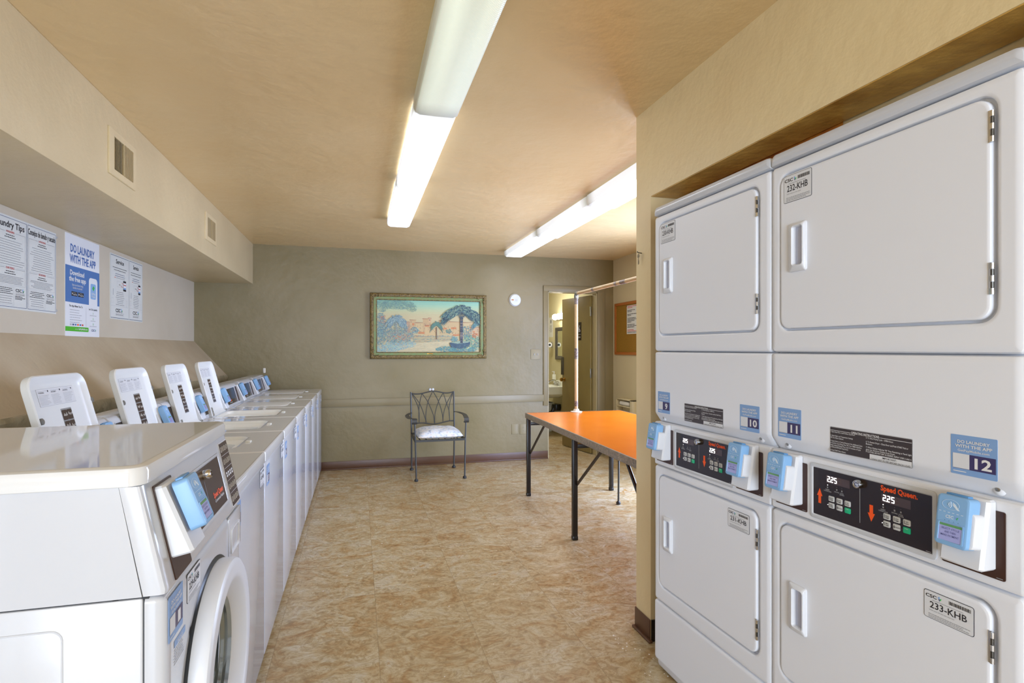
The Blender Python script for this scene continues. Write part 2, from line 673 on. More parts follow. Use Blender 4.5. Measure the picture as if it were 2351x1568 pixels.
# window in the alcove wall and glazed door behind the camera
b = MB()
for (y0, y1, z0, z1) in ((3.6, 3.65, 0.1, 2.1), (4.85, 4.9, 0.1, 2.1), (3.6, 4.9, 0.1, 0.15), (3.6, 4.9, 2.05, 2.1), (4.23, 4.27, 0.1, 2.1)):
    b.box(RX - 0.01, RX + 0.08, y0, y1, z0, z1, 'light_metal', 0.004)
struct('window_1', b)
b = MB()
for (x0, x1, z0, z1) in ((-1.55, -1.49, 0, 2.2), (0.39, 0.45, 0, 2.2), (-0.58, -0.52, 0, 2.2), (-1.55, 0.45, 2.14, 2.2), (-1.55, 0.45, 0, 0.06)):
    b.box(x0, x1, FY - 0.08, FY + 0.02, z0, z1, 'light_metal', 0.004)
struct('window_2', b)

# dryer niche: pillar, header above the machines, niche shell
WX = 1.32
b = MB()
b.box(WX, 2.1, 2.35, 2.49, 0, HT, 'header_paint')
b.box(2.0, 2.1, 0.7, 2.35, 0, HT, 'header_paint')
b.box(WX, 2.1, FY, 0.7, 0, HT, 'header_paint')
b.box(2.1, RX + 0.1, 2.36, 2.49, 0, HT, 'header_paint')
struct('wall_dryer_side', b)
b = MB()
b.box(WX, WX + 0.14, 0.7, 2.35, 2.082, HT, 'header_paint')
b.box(WX + 0.003, WX + 0.14, 0.703, 2.347, 2.079, 2.083, 'reveal_paint')
struct('trim_1', b)
b = MB()   # rough timber showing behind the header above the far dryers
b.box(WX + 0.15, WX + 0.19, 1.42, 2.30, 1.99, 2.18, 'wood_orange', 0.003)
b.box(WX + 0.15, WX + 0.20, 0.702, 1.42, 1.99, 2.20, 'header_paint', 0.003)
b.box(WX + 0.13, WX + 0.17, 2.17, 2.25, 1.985, 2.075, 'wood_orange', 0.003)
struct('trim_2', b)
# duct soffit along the left wall, sloping ledge below the posters
b = MB(); b.box(LX, -1.1, FY, BY, 2.07, HT, 'soffit_paint', 0.004)
struct('trim_3', b)
b = MB()
b.loft([[(LX, y, 1.447), (LX, y, 0.99), (-1.36, y, 0.99), (-1.36, y, 1.087)] for y in (FY, BY)], 'ledge_paint')
struct('trim_4', b)
b = MB()
rg = random.Random(5)
ys = [FY + 0.15 * i for i in range(int((BY - FY) / 0.15) + 1)] + [BY]
prof = lambda y: [(-1.36, y, 0.985), (-1.352 + rg.uniform(-.004, .004), y, 1.03), (-1.35 + rg.uniform(-.004, .004), y, 1.07), (-1.362, y, 1.09), (-1.40, y, 1.10), (-1.40, y, 0.985)]
b.loft([prof(y) for y in ys], 'ledge_face')
struct('trim_5', b)
b = MB()
y = FY
while y < BY:
    b.box(LX, -1.365, y, min(y + 1.216, BY), 0, 0.99, 'ledge_paint', 0.003)
    y += 1.22
struct('trim_6', b)
# chair rail, baseboards
b = MB(); b.box(-1.36, 2.222, BY - 0.016, BY, 0.713, 0.798, 'trim_paint', 0.001); struct('trim_7', b)
b = MB()
b.box(-1.36, DX0, BY - 0.006, BY, 0, 0.097, 'vinyl_base', 0.002)
b.box(-1.36, DX0, BY - 0.016, BY, 0, 0.014, 'vinyl_base', 0.004)
struct('baseboard_back', b)
b = MB()
b.box(WX - 0.006, WX, 2.35, 2.492, 0, 0.10, 'vinyl_base', 0.002)
b.box(WX - 0.02, WX, 2.33, 2.50, 0, 0.012, 'vinyl_base', 0.004)
b.box(WX - 0.006, 1.9, 2.49, 2.496, 0, 0.10, 'vinyl_base', 0.002)
b.box(WX + 0.002, 1.9, 2.344, 2.35, 0, 0.10, 'vinyl_base_dark')
struct('baseboard_pillar', b)
# doorway casing and jambs
b = MB()
b.box(DX0 - 0.062, DX0, BY - 0.016, BY, 0.66, 2.15, 'trim_paint', 0.003)
b.box(DX1, DX1 + 0.10, BY - 0.016, BY, 0.0, 2.15, 'trim_paint', 0.003)
b.box(DX0 - 0.062, DX1 + 0.10, BY - 0.017, BY, DZ, 2.152, 'trim_paint', 0.003)
b.box(DX0, DX0 + 0.012, BY, BY + 0.12, 0, DZ, 'jamb_paint')
b.box(DX1 - 0.012, DX1, BY, BY + 0.12, 0, DZ, 'jamb_paint')
b.box(DX0, DX1, BY, BY + 0.12, DZ - 0.012, DZ, 'jamb_paint')
struct('trim_8', b)
# bathroom shell
BX = 3.12
b = MB(); b.box(BX, BX + 0.1, BY + 0.12, 9.4, 0, HT, 'bath_wall_paint'); struct('wall_bathroom_right', b)
b = MB(); b.box(1.6, BX + 0.1, 9.3, 9.4, 0, HT, 'bath_wall_paint'); struct('wall_bathroom_back', b)
b = MB(); b.box(1.5, 1.6, BY + 0.12, 9.4, 0, HT, 'bath_wall_paint'); struct('wall_bathroom_left', b)
# door leaf, opened into the bathroom
dang = math.atan2(0.985, -0.172)
d = bpy.data.objects.new('door_1', None)
COL.objects.link(d)
d.location = (2.925, BY + 0.125, 0)
d.rotation_euler = (0, 0, dang)
d['kind'] = 'structure'
b = MB(); b.box(0.0, 0.72, -0.02, 0.02, 0.01, 2.06, 'door_paint', 0.003); b.build('door_leaf', d)
b = MB()
b.lathe([(0.028, 0), (0.028, 0.006), (0.012, 0.01), (0.012, 0.03), (0.02, 0.034), (0.027, 0.045), (0.027, 0.055), (0.018, 0.064), (0.0, 0.066)], (0.66, 0.02, 0.935), 'brass', 20, axis='y')
for v in range(len(b.V)):
    x, y, z = b.V[v]
    b.V[v] = (x, 0.04 - y, z)
b.build('door_knob', d)
b = MB(); b.box(0.685, 0.745, 0.02, 0.028, 1.0, 1.25, 'steel_dark', 0.002); b.build('latch_guard', d)
for z in (1.85, 1.05, 0.25):
    b = MB(); b.box(-0.012, 0.012, 0.01, 0.026, z - 0.06, z + 0.06, 'steel', 0.002); b.build('hinge', d)
b = MB(); b.box(0.22, 0.36, 0.0205, 0.0245, 1.48, 1.72, 'panel_brown', 0.003)
for x0 in (0.338, 0.305):
    b.cyl((x0, 0.0245, 1.675), (x0, 0.0262, 1.675), 0.009, 'white_ink', 12)
    b.box(x0 - 0.009, x0 + 0.009, 0.0245, 0.026, 1.60, 1.66, 'white_ink')
    b.box(x0 - 0.012, x0 + 0.012, 0.0245, 0.026, 1.59, 1.62, 'white_ink')
b.cyl((0.262, 0.0245, 1.668), (0.262, 0.0262, 1.668), 0.008, 'white_ink', 12)
b.tube([(0.264, .0255, 1.655), (0.264, .0255, 1.62), (0.248, .0255, 1.62), (0.242, .0255, 1.595)], 0.004, 'white_ink', 6)
b.tube([(0.262 + .017 * math.cos(t), .0255, 1.61 + .017 * math.sin(t)) for t in [2 * PI * i / 16 for i in range(16)]], 0.0028, 'white_ink', 5, closed=True)
b.box(0.225, 0.355, 0.0245, 0.0255, 1.556, 1.560, 'light_grey_ink')
b.M = Matrix.Translation((0.29, 0.0262, 1.52)) @ Matrix.Rotation(PI, 4, 'Z')
b.text('RESTROOM', 0, -0.008, 0, 0.024, 'white_ink', 'c', 1, width=0.11)
b.M = Matrix.Identity(4)
so = b.build('restroom_sign', None)
so.location = d.location
so.rotation_euler = d.rotation_euler
tag(so, 'dark brown restroom sign with white figures on the open bathroom door', 'sign')


# ------------------------------------------------------------------ small shared pieces
def csc_logo(b, x, z, y, h, col='panel_brown', mark=True):
    b.text('CSC', x, z, y, h * 1.35, col, 'l', 1.6, width=h * 3.3)
    if mark:
        mx_ = x + h * 4.1
        b.poly([(mx_ - h * .45, z + h * .9), (mx_, z + h * 1.15), (mx_ + h * .1, z + h * .55), (mx_ - h * .3, z + h * .45)], y, y + .0002, 'mark_blue')
        b.poly([(mx_ + h * .1, z + h * .5), (mx_ + h * .55, z + h * .75), (mx_ + h * .4, z + h * .1), (mx_ + h * .15, z + h * .05)], y, y + .0002, 'mark_green')
        b.poly([(mx_ - h * .35, z + h * .4), (mx_ + h * .05, z + h * .4), (mx_ + h * .05, z - h * .3)], y, y + .0002, 'mark_purple')


def asset_tag(parent, x0, x1, z0, z1, y, code):
    """white property sticker with code and barcode"""
    b = MB()
    w, h = x1 - x0, z1 - z0
    b.plate(x0, x1, z0, z1, y - 0.0006, y, 0.005, 'black_ink', n=3)
    b.plate(x0 + .0012, x1 - .0012, z0 + .0012, z1 - .0012, y - 0.0010, y, 0.004, 'sticker_white', n=3)
    f = y - 0.0014
    csc_logo(b, x0 + w * .04, z0 + h * .76, f, h * .12, 'panel_brown')
    rg = random.Random(3)
    x = x0 + w * .52
    while x < x0 + w * .94:
        q = w * rg.choice((.008, .014, .02))
        b.quad(x, x + q, z0 + h * .77, z0 + h * .89, f, 'black_ink')
        x += q + w * .011
    b.quad(x0 + w * .18, x0 + w * .8, z0 + h * .675, z0 + h * .69, f, 'grey_ink')
    b.text(code, x0 + w * .5, z0 + h * .40, f, h * .33, 'black_ink', 'c', .7, width=w * .74)
    b.lines(x0 + w * .12, x0 + w * .85, z0 + h * .36, z0 + h * .27, 1, f, 'light_grey_ink', h * .03, seed=1)
    b.lines(x0 + w * .1, x0 + w * .92, z0 + h * .2, z0 + h * .04, 3, f, 'grey_ink', h * .02, seed=2, full=.95)
    b.build('asset_tag', parent, flat=True)


def app_sticker(parent, x0, x1, z0, z1, y, num):
    b = MB()
    w, h = x1 - x0, z1 - z0
    c = (x0 + x1) / 2
    b.plate(x0, x1, z0, z1, y - 0.0006, y, 0.002, 'sticker_blue', n=2)
    f = y - 0.0012
    b.text('DO LAUNDRY', c, z0 + h * .80, f, h * .105, 'white_ink', 'c', 1.6, width=w * .7)
    b.text('WITH THE APP', c, z0 + h * .69, f, h * .105, 'white_ink', 'c', 1.6, width=w * .8)
    b.text('GetPayMobile.com', c, z0 + h * .59, f, h * .08, 'white_ink', 'c', .8, width=w * .68)
    b.quad(x0 + w * .06, x1 - w * .03, z0 + h * .15, z0 + h * .53, y - .0009, 'sticker_navy')
    b.quad(x0 + w * .05, x0 + w * .42, z0 + h * .16, z0 + h * .53, f, 'sticker_white')
    b.text(num, x0 + w * .71, z0 + h * .21, f, h * .36, 'white_ink', 'c', 2, width=w * (.2 if len(num) == 1 else (.30 if num == '11' else .36)))
    b.quad(x0 + w * .06, x0 + w * .35, z0 + h * .07, z0 + h * .09, f, 'white_ink')
    b.build('number_sticker', parent, flat=True)


READER = {}


def card_reader(parent, loc, tilt=0.0, textured=True):
    """payment reader; local frame: x right, -y out of the machine, z up, origin at bottom centre on the face"""
    key = 'r'
    if key not in READER:
        o = bpy.data.objects.new('card_reader', None)
        o.empty_display_size = 0.03
        P = []
        b = MB()   # white wedge housing
        prof = lambda z: 0.018 + (0.041 - 0.018) * (1 - z / 0.145)
        L = []
        for z, ins in ((0.0, .004), (0.004, 0), (0.141, 0), (0.145, .004)):
            dpt = prof(z)
            L.append([(-.044 + ins, 0, z), (-.044 + ins, -dpt + .006, z), (-.038 + ins, -dpt + ins, z), (.038 - ins, -dpt + ins, z), (.044 - ins, -dpt + .006, z), (.044 - ins, 0, z)])
        b.loft(L, 'plastic_white')
        # curved white band that clasps the terminal
        b.M = Matrix.Translation((0, -.028, .03)) @ Matrix.Rotation(R(-8), 4, 'X')
        b.plate(.0, .0395, .010, .084, -.034, .02, .010, 'plastic_white', .003)
        b.M = Matrix.Identity(4)
        P.append((b, 'housing'))
        b = MB()   # blue terminal, leaning back at the top
        TM = Matrix.Translation((0, -.0705, .043)) @ Matrix.Rotation(R(-8), 4, 'X')
        b.M = TM
        b.plate(-.033, .033, 0, .106, 0, .030, .009, 'reader_blue', .004)
        b.plate(-.022, .022, .100, .110, .010, .024, .002, 'reader_blue_dark', .001)
        f = -.0004
        # contactless symbol in its oval
        cx_, cz_ = -.004, .086
        pts = [(cx_ + .017 * math.cos(t), f, cz_ + .0105 * math.sin(t)) for t in [2 * PI * i / 22 for i in range(22)]]
        b.tube(pts, .0003, 'reader_line', 4, closed=True)
        for k, rr_ in enumerate((.004, .007, .010)):
            pts = [(cx_ - .008 + rr_ * math.cos(t), f, cz_ + rr_ * .9 * math.sin(t)) for t in [-.8 + 1.6 * i / 6 for i in range(7)]]
            b.tube(pts, .0006, 'reader_line', 4)
        b.poly([(cx_ + .004, cz_ + .006), (cx_ + .010, cz_ + .002), (cx_ + .019, cz_ - .009), (cx_ + .014, cz_ - .009), (cx_ + .005, cz_ - .001)], f, f + .0002, 'reader_line')
        for k in range(6):
            b.quad(-.026 + .0088 * k, -.0215 + .0088 * k, .069, .0702, f, 'reader_line')
        b.text('CSC', -.012, .0575, f, .009, 'reader_line', 'l', 2, width=.016)
        b.poly([(.006, .063), (.010, .065), (.009, .058)], f, f + .0002, 'mark_blue')
        b.poly([(.010, .061), (.0135, .063), (.011, .057)], f, f + .0002, 'mark_green')
        for k in range(4):
            b.quad(-.0135 + .009 * k, -.0125 + .009 * k, .0515, .0525, f, 'panel_brown')
        P.append((b, 'terminal'))
        b = MB()
        b.M = TM
        b.frame((-.0265, .0265, .007, .049, .003), (-.0225, .0225, .0105, .046, .001), [('o', 0, .001), ('o', 0, -.0012), ('i', -.001, -.0014), ('i', 0, .0005)], 'reader_blue', 2)
        b.quad(-.0228, .0228, .0102, .0462, -.0002, 'screen_lcd')
        b.quad(-.0225, .0225, .0405, .0455, -.0004, 'screen_green')
        for k, t in enumerate(('SELECT CYCLE', 'AND THEN', 'MAKE PAYMENT')):
            b.text(t, 0, .0335 - .007 * k, -.0005, .0062, 'screen_text', 'c', .3, width=.036 if k != 1 else .022)
        P.append((b, 'screen'))
        ms = []
        for bb, nm in P:
            q = bb.build(nm, None)
            ms.append(q)
        READER[key] = (o, ms)
        root = o
        COL.objects.link(root)
        for q in ms:
            q.parent = root
    else:
        o, ms = READER[key]
        root = o.copy()
        COL.objects.link(root)
        for q in ms:
            c = q.copy()
            COL.objects.link(c)
            c.parent = root
    root.parent = parent
    root.location = loc
    root.rotation_euler = (tilt, 0, 0)
    return root


SEG = {'2': 'abged', '5': 'afgcd', '8': 'abcdefg'}


def seven(b, ch, x, z, h, y, m, t=None):
    w = h * .55
    t = t or h * .13
    zs = {'a': (x + t * .5, x + w - t * .3, z + h - t, z + h), 'g': (x + t * .5, x + w - t * .5, z + h / 2 - t / 2, z + h / 2 + t / 2), 'd': (x + t * .3, x + w - t * .5, z, z + t),
          'f': (x, x + t, z + h / 2, z + h - t * .4), 'b': (x + w - t, x + w, z + h / 2, z + h - t * .4), 'e': (x, x + t, z + t * .4, z + h / 2), 'c': (x + w - t, x + w, z + t * .4, z + h / 2)}
    for s_ in SEG[ch]:
        q = zs[s_]
        b.quad(q[0], q[1], q[2], q[3], y, m)


def control_unit(b, x, z, y, temp):
    """display, indicators (x = left edge of the display window, z = its bottom)"""
    b.quad(x - .002, x + .073, z - .002, z + .019, y, 'display_window')
    for k, ch in enumerate('225'):
        seven(b, ch, x + .002 + .0112 * k, z + .0015, .0152, y - .0004, 'led_on')
    b.quad(x + .0110, x + .0126, z + .0012, z + .003, y - .0004, 'led_on')
    for k in range(1):
        seven(b, '8', x + .036, z + .0015, .016, y - .0003, 'display_ghost', .001)
    for k, (dx, t1, t2) in enumerate(((.003, 'INSERT', 'COINS/CARD'), (.033, '', 'DRYING'), (.049, 'COOL', 'DOWN'))):
        b.lathe([(.0, .0), (.0011, .0)], (x + dx, y - .0003, z - .008), 'led_on' if k == 0 else 'led_off', 10)
        b.quad(x + dx - .002, x + dx + .002, z - .017, z - .0125, y - .0003, 'grey_ink')
        if t1:
            b.text(t1, x + dx, z - .0225, y - .0003, .0042, 'light_grey_ink', 'c', .5)
        b.text(t2, x + dx, z - (.0265 if t1 else .0225), y - .0003, .0042, 'light_grey_ink', 'c', .5)


def arrow(b, x, z0, z1, w, y, m, up=True):
    h = z1 - z0
    s_ = [(-.25, 0), (.25, 0), (.25, .5), (.5, .5), (0, 1), (-.5, .5), (-.25, .5)]
    P = [(x + px * w, (z0 + pz * h) if up else (z1 - pz * h)) for px, pz in s_]
    if not up:
        P = P[::-1]
    b.poly(P, y, y + .0003, m)


def screw(b, x, y, z, r=.005):
    b.lathe([(r, 0), (r * .9, .002), (r * .5, .003), (0, .0032)], (x, y, z), 'steel', 10)


def dryer_door(T, x0, x1, z0, z1, hx, hz0, hz1, hinge_z, tagbox, code, lower):
    """door slab with its cup handle, hinges and tag"""
    b = MB()
    b.plate(x0, x1, z0, z1, -.003, .02, .03, 'enamel_satin', .005, 6)
    d = b.build('door', T)
    hw = .066
    b = MB()
    o = (hx, hx + hw, hz0, hz1, .008)
    b.frame(o, (hx + .022, hx + hw - .006, hz0 + .018, hz1 - .012, .007),
            [('o', 0, -.002), ('o', .001, -.008), ('o', .003, -.010), ('i', -.004, -.017), ('i', -.001, -.018), ('i', .001, -.016), ('i', .003, -.0045)], 'plastic_white', 5)
    b.plate(hx + .024, hx + hw - .008, hz0 + .02, hz1 - .014, -.005, -.003, .005, 'cup_plastic')
    hd = b.build('door_handle', d)
    for hz in hinge_z:
        b = MB()
        xh = x1 + .004
        for k in range(5):
            za, zb = hz - .033 + .0132 * k, hz - .033 + .0132 * (k + 1) - .001
            b.cyl((xh, -.003, za), (xh, -.003, zb), .0045 if k % 2 == 0 else .0033, 'chrome' if k % 2 == 0 else 'steel_dark', 10)
        b.box(xh - .0065, xh - .002, -.0045, -.002, hz - .033, hz + .033, 'chrome')
        b.build('hinge', d)
    asset_tag(d, *tagbox, -.0032, code)
    return d


def instruction_label(T, x0, x1, z0, z1, y):
    b = MB()
    w, h = x1 - x0, z1 - z0
    b.plate(x0, x1, z0, z1, y - .0006, y, .003, 'light_grey_ink', n=3)
    b.plate(x0 + .0015, x1 - .0015, z0 + .0015, z1 - .0015, y - .0009, y, .002, 'sticker_brown', n=3)
    f = y - .0013
    b.quad(x0 + .002, x0 + w * .275, z1 - h * .145, z1 - h * .13, f, 'white_ink')
    b.quad(x0 + w * .645, x1 - .002, z1 - h * .145, z1 - h * .13, f, 'white_ink')
    b.text('-OPERATING INSTRUCTIONS-', x0 + w * .46, z1 - h * .165, f, h * .13, 'white_ink', 'c', 1.2, width=w * .36)
    A = [(.20, '1. Open Dryer Door, Load Clothes, Close Door.', .33), (.35, '2. Select Fabric and Temperature Settings', .30), (.43, '    OR Turn Fabric Selector.', .18),
         (.56, '3. Insert Coins or Card as Required. Use Additional Coins', .42), (.64, 'or Card for more Drying Time. OR, Turn TIMER KNOB to', .41), (.72, 'obtain desired Drying Time. Last 2-3 minutes of Cycle', .40), (.80, 'is COOL-DOWN (No Heat) Period.', .24), (.92, '4. Push START Pad or Button.', .21)]
    for (q, t, ww) in A:
        b.text(t, x0 + w * .01, z1 - h * (q + .02), f, h * .075, 'white_ink', 'l', .6, width=w * ww)
    B = [(.22, '5. To Stop Drying Cycle - OPEN Door.', .32), (.36, '6. To Restart Dryer - Close Door and Push START Pad or', .48), (.44, '    Button.', .08), (.56, "7. When Display Indicates '00' Time Remaining or Panel Light", .515), (.64, 'goes out, Remove Clothes from Dryer.', .34),
         (.72, 'IF CLOTHES ARE NOT DRY AS DESIRED, REPEAT STEPS 3 AND 4.', .515)]
    for (q, t, ww) in B:
        b.text(t, x0 + w * .475, z1 - h * (q + .02), f, h * .08, 'white_ink', 'l', .6, width=w * ww)
    b.quad(x0 + w * .52, x1 - .002, z0 + .002, z0 + h * .22, y - .0011, 'sticker_white')
    b.text('IMPORTANT:', x0 + w * .75, z0 + h * .12, f, h * .10, 'black_ink', 'c', .6, width=w * .16)
    b.text('CLEAN LINT FILTER BEFORE EACH LOAD', x0 + w * .755, z0 + h * .025, f, h * .085, 'black_ink', 'c', .6, width=w * .45)
    b.build('instruction_label', T, flat=True)


def stacked_dryer(loc, rz, nums, codes, label):
    T = thing('stacked_dryer', label, 'dryer', loc, rz, 'stacked tumble dryers in the wall niche')
    w = .6815
    x0 = .001
    b = MB()   # cabinet behind the front panels
    b.box(x0 + .002, w - .002, .03, .66, .03, 1.955, 'enamel_satin', .006)
    for x in (.04, w - .04):
        for y in (.08, .6):
            b.cyl((x, y, 0), (x, y, .035), .018, 'rubber_black', 12)
    b.build('cabinet', T)
    # lower and upper front panels with the recess around the door
    for nm, z0, z1, d in (('lower_front_panel', .3, .873, (.036, .632, .368, .842)), ('upper_front_panel', 1.3585, 1.932, (.036, .632, 1.424, 1.900))):
        b = MB()
        o = (x0, w, z0, z1, .014)
        i = (d[0], d[1], d[2], d[3], .036)
        b.frame(o, i, [('o', 0, .05), ('o', 0, .012), ('o', .004, .0035), ('o', .012, 0), ('o', .018, 0), ('i', -.010, 0), ('i', -.006, 0), ('i', -.002, .002), ('i', 0, .006), ('i', 0, .02)], 'enamel_satin', 7)
        b.plate(d[0] - .002, d[1] + .002, d[2] - .002, d[3] + .002, .016, .02, .03, 'enamel_satin')
        b.build(nm, T)
    b = MB()
    b.plate(x0, w, .045, .2975, 0, .05, .012, 'enamel_satin', .008)
    b.box(x0 + .004, w - .004, .012, .05, .012, .06, 'enamel_satin', .01)
    b.build('kick_panel', T)
    b = MB()   # middle panel with the chamfer at its bottom edge
    zp = [(1.062, .035), (1.062, .024), (1.068, .02), (1.092, .003), (1.10, 0), (1.108, 0), (1.34, 0), (1.347, 0), (1.353, .003), (1.3555, .012), (1.3555, .04)]
    L = []
    for z, y in zp:
        L.append([(x0, y + .03 if y < .03 else y, z), (x0, y + .012, z), (x0 + .003, y + .004, z), (x0 + .012, y, z), (x0 + .02, y, z), (w - .02, y, z), (w - .012, y, z), (w - .003, y + .004, z), (w, y + .012, z), (w, y + .03 if y < .03 else y, z)])
    b.loft(L, 'enamel_satin', True, True)
    for x in (.055, w - .055):
        b.lathe([(.014, -.004), (.010, .0), (.005, .001)], (x, .0135, 1.078), 'enamel_satin', 14)
        screw(b, x, .013, 1.078, .0055)
    b.build('middle_panel', T)
    b = MB()   # cap
    b.plate(x0 - .001, w + .001, 1.9355, 1.974, -.003, .66, (.004, .004, .02, .02), 'enamel', .012, 6)
    b.build('top_cap', T)
    b = MB()   # console strip
    b.plate(x0, w, .876, 1.0585, .001, .05, .008, 'enamel_satin', .006)
    b.build('console', T)
    # brown control panel in its bezel
    b = MB()
    b.frame((.155, .512, .889, 1.045, .01), (.166, .501, .901, 1.033, .002), [('o', 0, .002), ('o', 0, -.002), ('o', .002, -.003), ('i', -.003, -.003), ('i', 0, -.0005), ('i', 0, .001)], 'bezel', 4)
    b.quad(.165, .502, .9, 1.034, -.0004, 'panel_brown')
    y = -.0008
    control_unit(b, .212, 1.0, y, 0)
    control_unit(b, .378, .990, y, 0)
    arrow(b, .188, .935, .977, .018, y, 'orange_ink', True)
    arrow(b, .348, .930, .972, .020, y, 'orange_ink', False)
    b.text('Speed Queen.', .374, 1.0165, y, .0185, 'orange_ink', 'l', 2.2, width=.094)
    b.quad(.3145, .3165, .917, 1.006, y, 'grey_ink')
    b.quad(.487, .499, .903, .9045, y, 'grey_ink')
    cp = b.build('control_panel', T)
    for (bx, bz) in ((.219, .931), (.382, .929)):
        for c in range(3):
            for r_ in range(2):
                green = (c == 2 and r_ == 0)
                xx, zz = bx + .0255 * c, bz + .0185 * r_ - .002 * 0
                b = MB()
                b.plate(xx, xx + .018, zz, zz + .0145, -.0022, 0, .0025, 'button_green' if green else 'button_grey', .0006, 3)
                f = -.0026
                if green:
                    b.text('START', xx + .009, zz + .010, f, .003, 'white_ink', 'c', .5)
                else:
                    t = [['MED', 'DELICATE', ''], ['HIGH', 'LOW', 'NO']][r_][c]
                    t2 = [['TEMP', '', ''], ['TEMP', 'TEMP', 'HEAT']][r_][c]
                    b.quad(xx + .003, xx + .004, zz + .003, zz + .0115, f, 'black_ink')
                    b.text(t, xx + .0105, zz + (.0075 if t2 else .0055), f, .004, 'black_ink', 'c', .8)
                    if t2:
                        b.text(t2, xx + .0105, zz + .003, f, .004, 'black_ink', 'c', .8)
                b.lathe([(0, .0), (.001, .0)], (xx - .0035, -.0009, zz + .007), 'led_on' if (c == 0 and r_ == 0) else 'led_off', 8)
                k_ = b.build('button', cp)
    b = MB()
    b.lathe([(.011, 0), (.011, .012), (.010, .0145), (.008, .0150), (.008, .0135), (.0, .0135)], (.3155, 0, 1.018), 'chrome', 24)
    pts = [(.3155 + .0045 * math.cos(t), -.0139, 1.018 + .0045 * math.sin(t)) for t in [.6 + 4.6 * i / 12 for i in range(13)]]
    b.tube(pts, .0007, 'panel_brown', 5)
    b.build('key_lock', T)
    for (cx_, pa, pb) in ((.083, .022, .143), (.587, .523, .6485)):
        b = MB()
        b.plate(pa, pb, .895, 1.036, -.0012, .002, .004, 'plate_brown', .0005, 3)
        b.quad(pb - .016, pb - .004, .898, .8995, -.0016, 'grey_ink')
        b.build('mounting_plate', T)
        card_reader(T, (cx_, -.001, .912))
    app_sticker(T, .031, .121, 1.100, 1.189, 0, nums[0])
    app_sticker(T, .542, .634, 1.096, 1.182, 0, nums[1])
    instruction_label(T, .2225, .456, 1.086, 1.156, 0)
    dryer_door(T, .042, .622, 1.430, 1.894, .080, 1.597, 1.742, (1.515, 1.83), (.058, .163, 1.808, 1.889), codes[0], False)
    dryer_door(T, .042, .622, .374, .836, .080, .533, .675, (.46, .752), (.485, .592, .755, .818), codes[1], True)
    return T


rz = math.atan2(-1, .028)
P0 = (1.23, 2.16)
stacked_dryer((P0[0], P0[1], 0), rz, ('9', '10'), ('230-KHB', '231-KHB'), 'white stacked tumble dryer beside the pillar, numbered 9 and 10')
stacked_dryer((P0[0] + .028 * .6835, P0[1] - .6835, 0), rz, ('11', '12'), ('232-KHB', '233-KHB'), 'white stacked tumble dryer nearest the camera, numbered 11 and 12')


# ------------------------------------------------------------------ top-loading washers
WASH = {}
HY, HZ = .525, .922     # lid hinge line in washer coordinates


def lid_mesh(b, closed):
    """lid in hinge coordinates: x across, v away from hinge, n = outer side; built in the xz plane, outer face to -y"""
    x0, x1, L_ = .114, .500, .372
    r = (.01, .01, .05, .05)
    lo = []
    # outer skin: front (outer) faces -y when standing, underside recessed at +y
    def loop(i, y):
        return [(p[0], y, p[1]) for p in rr(x0 + i, x1 - i, .0 + i, L_ - i, tuple(max(q - i, 1e-4) for q in r), 7)]
    b.loft([loop(.010, .0), loop(.002, .004), loop(0, .012), loop(0, .024), loop(.004, .028), loop(.008, .027), loop(.020, .016), loop(.034, .010)], 'plastic_lid')


